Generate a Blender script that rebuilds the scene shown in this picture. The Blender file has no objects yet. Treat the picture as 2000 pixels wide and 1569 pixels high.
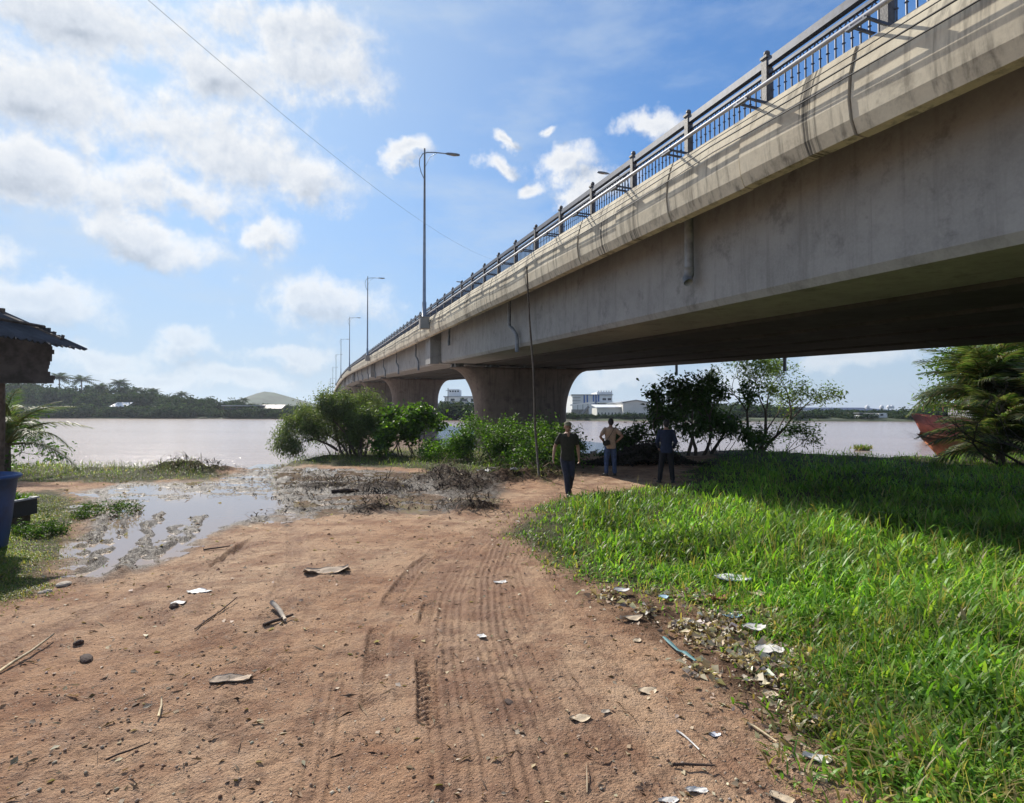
import bpy, math, random
import numpy as np
from math import sin, cos, tan, atan2, pi, radians, sqrt
from mathutils import Vector, Matrix
random.seed(7)
S = bpy.context.scene
COL = S.collection

# ------------------------------------------------------------------ camera
F = 1150.0                 # focal length in pixels of the 2000 px wide photograph
HZ = 806.0                 # horizon row
CAMZ = 1.9
cam_d = bpy.data.cameras.new('camera')
cam = bpy.data.objects.new('camera', cam_d); COL.objects.link(cam)
cam_d.sensor_width = 36.0
cam_d.lens = F / 2000 * 36.0
cam.location = (0, 0, CAMZ)
cam.rotation_euler = (radians(90) + math.atan((HZ - 784.5) / F), 0, 0)
cam_d.clip_start = 0.05; cam_d.clip_end = 20000
S.camera = cam

# ------------------------------------------------------------------ render and exposure
S.render.engine = 'CYCLES'
S.cycles.max_bounces = 6; S.cycles.diffuse_bounces = 1; S.cycles.glossy_bounces = 2; S.cycles.transmission_bounces = 3
S.view_settings.view_transform = 'Standard'
S.view_settings.look = 'None'
S.view_settings.gamma = 1.0
S.view_settings.use_curve_mapping = False
S.view_settings.exposure = 0.30

# ------------------------------------------------------------------ sun and sky
SUN_AZ = radians(-34)      # left of the viewing direction (+Y)
SUN_EL = radians(37)
sun_dir = Vector((sin(SUN_AZ) * cos(SUN_EL), cos(SUN_AZ) * cos(SUN_EL), sin(SUN_EL)))
sl = bpy.data.lights.new('sun', 'SUN'); sl.energy = 5.0; sl.angle = radians(0.5); sl.color = (1.0, 0.93, 0.82)
so = bpy.data.objects.new('sun', sl); COL.objects.link(so)
so.rotation_euler = sun_dir.to_track_quat('Z', 'Y').to_euler()
so.location = (0, 0, 60)

W = bpy.data.worlds.new('World'); S.world = W; W.use_nodes = True
W.cycles.sampling_method = 'MANUAL'; W.cycles.sample_map_resolution = 512
nt = W.node_tree; nt.nodes.clear()
def N(t, typ, **kw):
    n = t.nodes.new(typ)
    for k, v in kw.items():
        setattr(n, k, v)
    return n
def inp(n, i, v):
    n.inputs[i].default_value = v
    return n
class NB:
    """small node-graph builder"""
    def __init__(s, t): s.t = t
    def val(s, x):
        n = N(s.t, 'ShaderNodeValue'); n.outputs[0].default_value = x; return n.outputs[0]
    def link(s, a, b):
        s.t.links.new(a, b)
    def put(s, sock, x):
        if isinstance(x, (int, float)):
            try: sock.default_value = x
            except TypeError: sock.default_value = (x, x, x)
        elif isinstance(x, tuple): sock.default_value = x if len(x) == len(sock.default_value) else tuple(x) + (1.0,)
        else: s.link(x, sock)
    def m(s, op, a, b=None, c=None, clamp=False):
        n = N(s.t, 'ShaderNodeMath', operation=op, use_clamp=clamp)
        s.put(n.inputs[0], a)
        if b is not None: s.put(n.inputs[1], b)
        if c is not None: s.put(n.inputs[2], c)
        return n.outputs[0]
    def vm(s, op, a, b=None, out=0):
        n = N(s.t, 'ShaderNodeVectorMath', operation=op)
        s.put(n.inputs[0], a)
        if b is not None: s.put(n.inputs[1], b)
        return n.outputs[out]
    def mix(s, f, a, b, bt='MIX'):
        n = N(s.t, 'ShaderNodeMix', data_type='RGBA', blend_type=bt)
        s.put(n.inputs[0], f); s.put(n.inputs[6], a); s.put(n.inputs[7], b)
        return n.outputs[2]
    def noise(s, vec=None, scale=5, detail=4, rough=.5, dist=0, dim='3D'):
        n = N(s.t, 'ShaderNodeTexNoise', noise_dimensions=dim)
        if vec is not None: s.link(vec, n.inputs['Vector'])
        s.put(n.inputs['Scale'], scale); n.inputs['Detail'].default_value = detail
        n.inputs['Roughness'].default_value = rough; n.inputs['Distortion'].default_value = dist
        return n.outputs[0]
    def ramp(s, f, stops, interp='LINEAR'):
        n = N(s.t, 'ShaderNodeValToRGB'); r = n.color_ramp; r.interpolation = interp
        while len(r.elements) < len(stops): r.elements.new(0.5)
        for e, (p, c) in zip(r.elements, stops):
            e.position = p; e.color = (c, c, c, 1) if isinstance(c, (int, float)) else tuple(c) + (1,)
        s.put(n.inputs[0], f)
        return n.outputs[0]
    def smooth(s, x, a, b, lo=0.0, hi=1.0):
        n = N(s.t, 'ShaderNodeMapRange', interpolation_type='SMOOTHSTEP')
        s.put(n.inputs[0], x)
        for i, v in zip((1, 2, 3, 4), (a, b, lo, hi)): n.inputs[i].default_value = v
        return n.outputs[0]
    def comb(s, x, y, z):
        n = N(s.t, 'ShaderNodeCombineXYZ'); s.put(n.inputs[0], x); s.put(n.inputs[1], y); s.put(n.inputs[2], z)
        return n.outputs[0]
    def sep(s, v):
        n = N(s.t, 'ShaderNodeSeparateXYZ'); s.link(v, n.inputs[0]); return n.outputs
    def mapping(s, v, scale=(1, 1, 1), loc=(0, 0, 0), rot=(0, 0, 0)):
        n = N(s.t, 'ShaderNodeMapping'); s.link(v, n.inputs[0])
        n.inputs['Scale'].default_value = scale; n.inputs['Location'].default_value = loc; n.inputs['Rotation'].default_value = rot
        return n.outputs[0]

def sky_angle(px, py):
    dx, dz = (px - 1000) / F, (HZ - py) / F
    return atan2(dx, 1), math.atan(dz / sqrt(1 + dx * dx))
# cloud masses: centre and half sizes, as seen from the place (azimuth, elevation)
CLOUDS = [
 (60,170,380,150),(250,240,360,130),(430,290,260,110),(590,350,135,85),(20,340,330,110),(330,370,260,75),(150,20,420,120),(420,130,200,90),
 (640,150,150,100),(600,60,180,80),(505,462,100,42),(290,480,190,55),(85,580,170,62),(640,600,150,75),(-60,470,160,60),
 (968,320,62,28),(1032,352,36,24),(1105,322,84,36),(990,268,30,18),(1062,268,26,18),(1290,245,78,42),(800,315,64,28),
 (365,675,80,34),(200,690,140,42),(470,745,150,32),(300,735,160,34),(1200,735,130,34),(1400,745,150,34),(1640,705,150,34),(1160,360,110,36),(560,690,140,34),
 (-320,260,300,160),(-620,420,260,120),(-150,-180,420,160),(420,-260,300,160),(1750,-420,260,110),(2700,160,260,120),(2500,520,240,60)]
def cloud_group():
    g = bpy.data.node_groups.new('cloud_field', 'ShaderNodeTree')
    g.interface.new_socket('Vector', in_out='INPUT', socket_type='NodeSocketVector')
    g.interface.new_socket('Value', in_out='OUTPUT', socket_type='NodeSocketFloat')
    gi = g.nodes.new('NodeGroupInput'); go = g.nodes.new('NodeGroupOutput')
    b = NB(g)
    v = gi.outputs[0]
    wv = N(g, 'ShaderNodeTexNoise'); b.link(v, wv.inputs['Vector']); wv.inputs['Scale'].default_value = 9; wv.inputs['Detail'].default_value = 5
    wv.inputs['Roughness'].default_value = .55
    warp = b.vm('SCALE', b.vm('SUBTRACT', wv.outputs[1], (.5, .5, .5))); warp.node.inputs[3].default_value = 0.12
    vw = b.vm('ADD', v, warp)
    o = b.sep(vw)
    az = b.m('ARCTAN2', o[0], o[1]); el = b.m('ARCTAN2', o[2], b.m('SQRT', b.m('ADD', b.m('MULTIPLY', o[0], o[0]), b.m('MULTIPLY', o[1], o[1]))))
    f = None
    ae = b.comb(az, el, 0.0)
    for (px, py, rx, ry) in CLOUDS:
        a0, e0 = sky_angle(px, py)
        a1, _ = sky_angle(px + rx, py); _, e1 = sky_angle(px, py - ry)
        ra, re = abs(a1 - a0), abs(e1 - e0)
        q = N(g, 'ShaderNodeVectorMath', operation='MULTIPLY_ADD')
        b.link(ae, q.inputs[0]); q.inputs[1].default_value = (1 / ra, 1 / re, 0); q.inputs[2].default_value = (-a0 / ra, -e0 / re, 0)
        d = b.vm('LENGTH', q.outputs[0], out=1)
        f = d if f is None else b.m('SMOOTH_MIN', f, d, .35)
    f = b.m('SUBTRACT', 1.0, f)
    # the same kind of broken cloud over the rest of the sky
    away = b.smooth(b.sep(v)[1], 0.55, 0.2)
    gen = b.m('MULTIPLY', b.m('SUBTRACT', b.noise(b.mapping(v, (1, 1, 2.2)), 2.6, 3, .5), .47), 4.0)
    gen = b.m('MINIMUM', gen, b.m('SUBTRACT', b.m('MULTIPLY', away, 2.0), 1.0))
    f = b.m('MAXIMUM', f, gen)
    n1 = b.noise(v, 9, 9, .62)
    f = b.m('ADD', f, b.m('MULTIPLY', b.m('SUBTRACT', n1, .48), 2.0))
    f = b.m('ADD', f, b.m('MULTIPLY', b.m('SUBTRACT', b.noise(v, 42, 5, .65), .5), .7))
    b.link(f, go.inputs[0])
    return g
cg = cloud_group()
b = NB(nt)
tc = N(nt, 'ShaderNodeTexCoord')
vdir = b.vm('NORMALIZE', tc.outputs['Generated'])
sky = N(nt, 'ShaderNodeTexSky', sky_type='NISHITA')
sky.sun_disc = False; sky.sun_elevation = SUN_EL; sky.sun_rotation = SUN_AZ
sky.air_density = 1.0; sky.dust_density = 0.6; sky.ozone_density = 2.0; sky.altitude = 0
skyc = sky.outputs[0]
SKY_STRENGTH = 0.12
def grp(vec):
    n = N(nt, 'ShaderNodeGroup'); n.node_tree = cg; b.link(vec, n.inputs[0]); return n.outputs[0]
d0 = grp(vdir)
d1 = grp(b.vm('NORMALIZE', b.vm('ADD', vdir, tuple(sun_dir * .055))))
cover = b.smooth(d0, .0, 0.72)
edge = b.m('SUBTRACT', d0, d1)
light = b.m('ADD', b.m('MULTIPLY', edge, .75), .80, clamp=True)
thick = b.smooth(d0, .35, 1.35)
light = b.m('SUBTRACT', light, b.m('MULTIPLY', thick, .38), clamp=True)
elv = b.sep(vdir)[2]
# brightness of a cloud: white on its sunward side, blue-grey in its own shade
ccol = b.ramp(light, [(0.0, (.38, .43, .50)), (.3, (.54, .59, .67)), (.6, (.78, .82, .88)), (.85, (.98, .99, 1.0)), (1.0, (1.08, 1.08, 1.07))])
cstr = b.vm('SCALE', ccol); cstr.node.inputs[3].default_value = 0.76 / SKY_STRENGTH
# thin high veil and horizon haze
veil = b.m('MULTIPLY', b.smooth(b.noise(b.mapping(vdir, (1, 1, 3), rot=(0, .4, .5)), 3.2, 7, .6), .45, .75), .42)
skc = b.vm('SCALE', skyc); skc.node.inputs[3].default_value = 0.085
skyb = b.vm('DIVIDE', skyc, b.vm('ADD', skc, (1.0, 1.0, 1.0)))      # the eye-like soft shoulder of the bright aureole
skyb = b.mix(1.0, skyb, (0.55, 0.91, 1.36), 'MULTIPLY')
sdot = b.vm('DOT_PRODUCT', vdir, tuple(sun_dir), out=1)
milky = b.m('MULTIPLY', b.smooth(sdot, .72, 1.04), .42)
skyb = b.mix(b.m('ADD', veil, milky, clamp=True), skyb, (4.2, 4.9, 5.7))
hz = b.m('MULTIPLY', b.smooth(elv, .34, .0), .80)
skyb = b.mix(hz, skyb, (3.7, 4.45, 5.25))
low = b.smooth(elv, .02, .30, .42, .90)
allc = b.mix(b.m('MULTIPLY', cover, low), skyb, cstr)
bg = N(nt, 'ShaderNodeBackground'); b.link(allc, bg.inputs[0]); bg.inputs[1].default_value = SKY_STRENGTH
wo = N(nt, 'ShaderNodeOutputWorld'); b.link(bg.outputs[0], wo.inputs[0])

# ------------------------------------------------------------------ helpers
BA = math.atan(380 / F)                       # the bridge runs this far to the left of the view
SD = Vector((-sin(BA), cos(BA), 0)); WD = Vector((cos(BA), sin(BA), 0))
def G(px, py, z=0.0):
    """place on the level z for a viewing ray of the photograph"""
    d = (CAMZ - z) * F / (py - HZ)
    return ((px - 1000) / F * d, d)
def at(px, py, Y):
    """point at depth Y"""
    return Vector(((px - 1000) / F * Y, Y, CAMZ + (HZ - py) / F * Y))
def tag(o, label=None, cat=None, group=None, kind=None):
    if label: o['label'] = label
    if cat: o['category'] = cat
    if group: o['group'] = group
    if kind: o['kind'] = kind
    return o
def thing(name, loc, label, cat, group=None, rz=0):
    o = bpy.data.objects.new(name, None); COL.objects.link(o)
    o.empty_display_size = .2
    o.location = loc; o.rotation_euler = (0, 0, rz)
    return tag(o, label, cat, group)
def link(name, me, mat=None, parent=None, world=False):
    if mat and not me.materials:
        for m_ in (mat if isinstance(mat, (list, tuple)) else [mat]): me.materials.append(m_)
    o = bpy.data.objects.new(name, me); COL.objects.link(o)
    if parent: o.parent = parent
    return o
def np_mesh(name, V, faces, smooth=False, attrs=None, mats=None):
    """faces: list of integer arrays (n,k). attrs: name -> (nverts,4)"""
    V = np.asarray(V, dtype=np.float32)
    me = bpy.data.meshes.new(name)
    me.vertices.add(len(V)); me.vertices.foreach_set('co', V.ravel())
    faces = [np.asarray(f, dtype=np.int32) for f in faces if len(f)]
    nl = sum(f.size for f in faces); npl = sum(len(f) for f in faces)
    me.loops.add(nl); me.polygons.add(npl)
    me.loops.foreach_set('vertex_index', np.concatenate([f.ravel() for f in faces]))
    tot = np.concatenate([np.full(len(f), f.shape[1], dtype=np.int32) for f in faces])
    st = np.concatenate([[0], np.cumsum(tot)[:-1]]).astype(np.int32)
    me.polygons.foreach_set('loop_start', st)
    try: me.polygons.foreach_set('loop_total', tot)
    except Exception: pass
    if smooth: me.polygons.foreach_set('use_smooth', np.ones(npl, dtype=bool))
    if mats is not None: me.polygons.foreach_set('material_index', np.asarray(mats, dtype=np.int32))
    me.update(calc_edges=True)
    if attrs:
        for k, a in attrs.items():
            at_ = me.color_attributes.new(k, 'FLOAT_COLOR', 'POINT')
            at_.data.foreach_set('color', np.asarray(a, dtype=np.float32).ravel())
    return me
class MB:
    """collects simple shapes into one mesh"""
    def __init__(s): s.v = []; s.f = []
    def add(s, vs, fs):
        k = len(s.v); s.v += [tuple(v) for v in vs]; s.f += [tuple(i + k for i in f) for f in fs]; return s
    def box(s, c, d, rz=0, R=None):
        cx, cy, cz = c; dx, dy, dz = d[0] / 2, d[1] / 2, d[2] / 2
        vs = []
        for sx, sy, sz in ((-1,-1,-1),(1,-1,-1),(1,1,-1),(-1,1,-1),(-1,-1,1),(1,-1,1),(1,1,1),(-1,1,1)):
            p = Vector((sx * dx, sy * dy, sz * dz))
            if R is not None: p = R @ p
            elif rz: p = Matrix.Rotation(rz, 3, 'Z') @ p
            vs.append((p.x + cx, p.y + cy, p.z + cz))
        return s.add(vs, [(0,3,2,1),(4,5,6,7),(0,1,5,4),(1,2,6,5),(2,3,7,6),(3,0,4,7)])
    def tube(s, pts, rad, n=8, caps=True, ell=None):
        pts = [Vector(p) for p in pts]; m = len(pts)
        if isinstance(rad, (int, float)): rad = [rad] * m
        vs = []; fs = []
        up = None
        for i in range(m):
            t = (pts[min(i + 1, m - 1)] - pts[max(i - 1, 0)])
            t = t.normalized() if t.length > 1e-9 else Vector((0, 0, 1))
            if up is None:
                up = Vector((0, 0, 1)) if abs(t.z) < .9 else Vector((1, 0, 0))
            a = t.cross(up)
            if a.length < 1e-4: a = t.orthogonal()
            a.normalize(); c = a.cross(t).normalized(); up = c
            for k in range(n):
                th = 2 * pi * k / n
                r1 = rad[i]; r2 = rad[i] if ell is None else rad[i] * ell
                vs.append(pts[i] + a * (r1 * cos(th)) + c * (r2 * sin(th)))
        for i in range(m - 1):
            for k in range(n):
                k2 = (k + 1) % n
                fs.append((i * n + k, i * n + k2, (i + 1) * n + k2, (i + 1) * n + k))
        if caps:
            fs.append(tuple(range(n))); fs.append(tuple((m - 1) * n + k for k in reversed(range(n))))
        return s.add(vs, fs)
    def lathe(s, prof, c=(0, 0, 0), n=16):
        vs = []; fs = []
        for r, z in prof:
            for k in range(n):
                th = 2 * pi * k / n; vs.append((c[0] + r * cos(th), c[1] + r * sin(th), c[2] + z))
        for i in range(len(prof) - 1):
            for k in range(n):
                k2 = (k + 1) % n; fs.append((i * n + k, i * n + k2, (i + 1) * n + k2, (i + 1) * n + k))
        fs.append(tuple(reversed(range(n)))); fs.append(tuple((len(prof) - 1) * n + k for k in range(n)))
        return s.add(vs, fs)
    def ball(s, c, r, n=10, m=7, R=None):
        r = (r, r, r) if isinstance(r, (int, float)) else r
        vs = [];
        for i in range(m + 1):
            ph = pi * i / m
            for k in range(n):
                th = 2 * pi * k / n
                p = Vector((r[0] * sin(ph) * cos(th), r[1] * sin(ph) * sin(th), r[2] * cos(ph)))
                if R is not None: p = R @ p
                vs.append((p.x + c[0], p.y + c[1], p.z + c[2]))
        fs = []
        for i in range(m):
            for k in range(n):
                k2 = (k + 1) % n
                fs.append((i * n + k, (i + 1) * n + k, (i + 1) * n + k2, i * n + k2))
        return s.add(vs, fs)
    def mesh(s, name, smooth=False, off=None):
        me = bpy.data.meshes.new(name)
        v = s.v if off is None else [(p[0] - off[0], p[1] - off[1], p[2] - off[2]) for p in s.v]
        me.from_pydata(v, [], s.f); me.update()
        if smooth:
            me.polygons.foreach_set('use_smooth', [True] * len(me.polygons))
        return me
    def build(s, name, mat, parent=None, smooth=False, world=True):
        """world=True: the coordinates are world coordinates; an (unrotated) parent's place is subtracted"""
        off = None
        if parent is not None and world:
            off = Vector(parent.location)
            if parent.parent: off = off + Vector(parent.parent.location)
        return link(name, s.mesh(name, smooth, off), mat, parent)

# vectorised value noise
_P = np.random.RandomState(3).rand(512, 512)
def vnoise(x, y, sc=1.0, seed=0):
    x = np.asarray(x, float) * sc + 137.3 + seed * 17.17; y = np.asarray(y, float) * sc + 91.7 + seed * 31.3
    xi = np.floor(x).astype(int); yi = np.floor(y).astype(int); fx = x - xi; fy = y - yi
    fx = fx * fx * (3 - 2 * fx); fy = fy * fy * (3 - 2 * fy)
    g = lambda a, c: _P[a % 512, c % 512]
    return (g(xi, yi) * (1 - fx) + g(xi + 1, yi) * fx) * (1 - fy) + (g(xi, yi + 1) * (1 - fx) + g(xi + 1, yi + 1) * fx) * fy
def fbm(x, y, sc=1.0, oct=4, seed=0, rough=.5):
    a = 1; t = 0; n = 0
    for k in range(oct):
        t = t + a * vnoise(x, y, sc * 2 ** k, seed + k * 3); n += a; a *= rough
    return t / n
def sd_poly(x, y, poly):
    """signed distance, positive inside"""
    x = np.asarray(x, float); y = np.asarray(y, float)
    d = np.full(x.shape, 1e9); ins = np.zeros(x.shape, bool)
    n = len(poly)
    for i in range(n):
        ax, ay = poly[i]; bx, by = poly[(i + 1) % n]
        ex, ey = bx - ax, by - ay; L = ex * ex + ey * ey + 1e-12
        t = np.clip(((x - ax) * ex + (y - ay) * ey) / L, 0, 1)
        d = np.minimum(d, (x - ax - t * ex) ** 2 + (y - ay - t * ey) ** 2)
        c = ((ay > y) != (by > y))
        if ay != by:
            xc = (bx - ax) * (y - ay) / (by - ay) + ax
            ins ^= c & (x < xc)
    d = np.sqrt(d)
    return np.where(ins, d, -d)
def path_dist(x, y, pts):
    """signed side distance and running length along a polyline"""
    best = np.full(np.shape(x), 1e9); sgn = np.zeros(np.shape(x)); run = np.zeros(np.shape(x)); acc = 0
    for (ax, ay), (bx, by) in zip(pts[:-1], pts[1:]):
        ex, ey = bx - ax, by - ay; L = sqrt(ex * ex + ey * ey)
        t = np.clip(((x - ax) * ex + (y - ay) * ey) / (L * L), 0, 1)
        dx, dy = x - ax - t * ex, y - ay - t * ey
        d = np.sqrt(dx * dx + dy * dy)
        s_ = np.sign(ex * dy - ey * dx)
        q = d < best
        best = np.where(q, d, best); sgn = np.where(q, s_, sgn); run = np.where(q, acc + t * L, run)
        acc += L
    return best * sgn, run, best
def sstep(a, b_, x):
    t = np.clip((x - a) / (b_ - a), 0, 1); return t * t * (3 - 2 * t)

# ------------------------------------------------------------------ materials
def new_mat(name):
    m = bpy.data.materials.new(name); m.use_nodes = True
    t = m.node_tree; t.nodes.clear()
    out = N(t, 'ShaderNodeOutputMaterial'); p = N(t, 'ShaderNodeBsdfPrincipled')
    t.links.new(p.outputs[0], out.inputs[0])
    return m, NB(t), p, out
def simple(name, col, rough=.6, metal=0, var=.15, scale=8, bump=.0, spec=.5, bscale=None, col2=None):
    m, b, p, out = new_mat(name)
    c = N(b.t, 'ShaderNodeTexCoord').outputs['Object']
    n = b.noise(c, scale, 5, .6)
    a = tuple(x * (1 - var) for x in col); d = col2 if col2 else tuple(min(1, x * (1 + var)) for x in col)
    b.link(b.mix(b.smooth(n, .3, .7), a, d), p.inputs['Base Color'])
    p.inputs['Roughness'].default_value = rough; p.inputs['Metallic'].default_value = metal
    p.inputs['Specular IOR Level'].default_value = spec
    if bump:
        bn = N(b.t, 'ShaderNodeBump'); bn.inputs['Strength'].default_value = bump; bn.inputs['Distance'].default_value = .02
        b.link(b.noise(c, bscale or scale * 4, 6, .6), bn.inputs['Height']); b.link(bn.outputs[0], p.inputs['Normal'])
    return m
def leaf_mat(name, trans=.45, rough=.5, spec=.35):
    """leaf colour comes from the plant's own 'tint' attribute"""
    m, b, p, out = new_mat(name)
    a = N(b.t, 'ShaderNodeAttribute', attribute_name='tint')
    b.link(a.outputs[0], p.inputs['Base Color'])
    p.inputs['Roughness'].default_value = rough; p.inputs['Specular IOR Level'].default_value = spec
    tr = N(b.t, 'ShaderNodeBsdfTranslucent')
    b.link(b.mix(1.0, a.outputs[0], (1.5, 1.55, .55), 'MULTIPLY'), tr.inputs[0])
    mx = N(b.t, 'ShaderNodeMixShader'); mx.inputs[0].default_value = trans
    b.link(p.outputs[0], mx.inputs[1]); b.link(tr.outputs[0], mx.inputs[2]); b.link(mx.outputs[0], out.inputs[0])
    return m
M = {}
M['leaf'] = leaf_mat('leaf', .42)
M['far_leaf'] = leaf_mat('far_leaf', .25, .9, .08)
M['grass'] = leaf_mat('grass_blade', .5, .45, .4)
M['dryleaf'] = leaf_mat('dry_leaf', .15, .7, .2)
M['straw_mat'] = leaf_mat('wet_straw', .0, 1.0, .02)
M['bark'] = simple('bark', (.11, .085, .065), .85, var=.35, scale=12, bump=.5)
M['dead_wood'] = simple('dead_wood', (.045, .036, .03), .85, var=.35, scale=20)
M['bamboo'] = simple('weathered_bamboo', (.085, .072, .058), .8, var=.3, scale=10)

def concrete(name, c1, c2, dark, streak=.6, stains=None):
    m, b, p, out = new_mat(name)
    tcn = N(b.t, 'ShaderNodeTexCoord'); geo = N(b.t, 'ShaderNodeNewGeometry')
    pos = geo.outputs['Position']
    # coordinates along the bridge, across it, and up
    v = b.mapping(pos, rot=(0, 0, -BA))
    n1 = b.noise(v, .55, 6, .6); n2 = b.noise(v, 3.2, 8, .65); n3 = b.noise(v, 26, 4, .6)
    col = b.mix(b.smooth(n1, .32, .68), c1, c2)
    col = b.mix(b.m('MULTIPLY', b.smooth(n2, .42, .75), .42), col, tuple(x * .62 for x in c1))
    col = b.mix(b.m('MULTIPLY', b.smooth(n3, .3, .8), .25), col, tuple(min(1, x * 1.25) for x in c2))
    # rain streaks running down
    vs = b.mapping(v, (3.2, 3.2, .22))
    st = b.noise(vs, 1.6, 5, .65)
    st2 = b.noise(b.mapping(v, (9, 9, .3)), 1.3, 3, .6)
    sm = b.m('MULTIPLY', b.m('MULTIPLY', b.smooth(st, .46, .68), b.smooth(st2, .35, .6)), streak)
    mold = b.m('MULTIPLY', b.smooth(b.noise(v, 1.3, 9, .72), .53, .68), .5)
    col = b.mix(mold, col, tuple(x * .38 for x in c1))
    col = b.mix(sm, col, dark)
    if stains:
        sv = b.sep(v)[1]; tot = None
        for s0, ww in stains:
            e = b.m('SUBTRACT', 1.0, b.m('MULTIPLY', b.m('ABSOLUTE', b.m('SUBTRACT', sv, s0)), 1 / ww), clamp=True)
            tot = e if tot is None else b.m('MAXIMUM', tot, e)
        st3 = b.noise(b.mapping(v, (1, 11, .25)), 1.4, 4, .65)
        col = b.mix(b.m('MULTIPLY', b.m('MULTIPLY', b.smooth(tot, 0, .7), b.smooth(st3, .44, .60)), .88), col, (.035, .033, .03))
    b.link(col, p.inputs['Base Color'])
    p.inputs['Roughness'].default_value = .85; p.inputs['Specular IOR Level'].default_value = .25
    bn = N(b.t, 'ShaderNodeBump'); bn.inputs['Strength'].default_value = .22; bn.inputs['Distance'].default_value = .01
    b.link(b.m('ADD', b.m('MULTIPLY', n3, .6), b.m('MULTIPLY', n2, 1.5)), bn.inputs['Height']); b.link(bn.outputs[0], p.inputs['Normal'])
    return m
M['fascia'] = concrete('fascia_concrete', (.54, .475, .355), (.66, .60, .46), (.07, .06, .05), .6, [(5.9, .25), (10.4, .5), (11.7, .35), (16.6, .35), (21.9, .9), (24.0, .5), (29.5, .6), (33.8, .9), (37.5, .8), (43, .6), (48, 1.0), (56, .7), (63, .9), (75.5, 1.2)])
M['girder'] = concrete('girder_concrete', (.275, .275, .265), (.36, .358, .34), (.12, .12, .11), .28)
M['shaded_soffit'] = concrete('shade_darkened_soffit_concrete', (.055, .052, .045), (.085, .08, .07), (.03, .028, .024), .4)  # girder concrete darkened: the deep shade under the deck is painted into its colour
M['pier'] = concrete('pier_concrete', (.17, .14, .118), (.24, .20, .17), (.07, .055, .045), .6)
M['steel_rail'] = simple('painted_rail_steel', (.06, .075, .11), .5, .2, var=.35, scale=14)
M['post_steel'] = simple('railing_post_paint', (.09, .085, .085), .55, .1, var=.4, scale=16, bump=.2)
M['pipe_white'] = simple('pale_plastic_pipe', (.46, .47, .50), .5, var=.12, scale=3)
M['drain'] = simple('grey_drain_pipe', (.22, .235, .245), .55, var=.3, scale=5)
M['cable'] = simple('black_cable', (.03, .03, .032), .6)
M['lamp_steel'] = simple('galvanised_pole', (.20, .24, .30), .45, .4, var=.15, scale=3)
M['lamp_glass'] = simple('lamp_cover', (.36, .33, .30), .35)

def rect_attr(name, k): return None
def rusty(name, c1, c2, rust=(.16, .06, .03)):
    m, b, p, out = new_mat(name)
    c = N(b.t, 'ShaderNodeTexCoord').outputs['Object']
    col = b.mix(b.smooth(b.noise(c, .8, 6, .6), .35, .65), c1, c2)
    r = b.m('MULTIPLY', b.smooth(b.noise(b.mapping(c, (1, 1, .3)), 2.2, 6, .65), .5, .7), .8)
    b.link(b.mix(r, col, rust), p.inputs['Base Color']); p.inputs['Roughness'].default_value = .7
    return m
M['red_hull'] = rusty('red_hull_paint', (.26, .07, .05), (.33, .10, .07))
M['rust_hull'] = rusty('rusty_hull', (.30, .10, .05), (.38, .16, .09), (.12, .05, .03))

# water of the river
def river_mat():
    m, b, p, out = new_mat('muddy_river_water')
    pos = N(b.t, 'ShaderNodeNewGeometry').outputs['Position']
    n = b.noise(b.mapping(pos, (.02, .06, 1)), 1.0, 4, .5)
    b.link(b.mix(b.smooth(n, .3, .7), (.37, .275, .225), (.43, .33, .275)), p.inputs['Base Color'])
    p.inputs['Roughness'].default_value = .16; p.inputs['IOR'].default_value = 1.33
    w1 = b.noise(b.mapping(pos, (.9, 2.6, 1)), 1.0, 6, .62)
    w2 = b.noise(b.mapping(pos, (.12, .4, 1)), 1.0, 4, .55)
    bn = N(b.t, 'ShaderNodeBump'); bn.inputs['Strength'].default_value = .55; bn.inputs['Distance'].default_value = .12
    b.link(b.m('ADD', w1, b.m('MULTIPLY', w2, 1.6)), bn.inputs['Height']); b.link(bn.outputs[0], p.inputs['Normal'])
    return m
M['river'] = river_mat()
def puddle_mat():
    m, b, p, out = new_mat('puddle_water')
    p.inputs['Base Color'].default_value = (.30, .22, .165, 1)
    p.inputs['Roughness'].default_value = .03; p.inputs['IOR'].default_value = 1.4
    pos = N(b.t, 'ShaderNodeNewGeometry').outputs['Position']
    bn = N(b.t, 'ShaderNodeBump'); bn.inputs['Strength'].default_value = .06; bn.inputs['Distance'].default_value = .01
    b.link(b.noise(pos, 9, 3, .5), bn.inputs['Height']); b.link(bn.outputs[0], p.inputs['Normal'])
    return m
M['puddle'] = puddle_mat()

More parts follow.
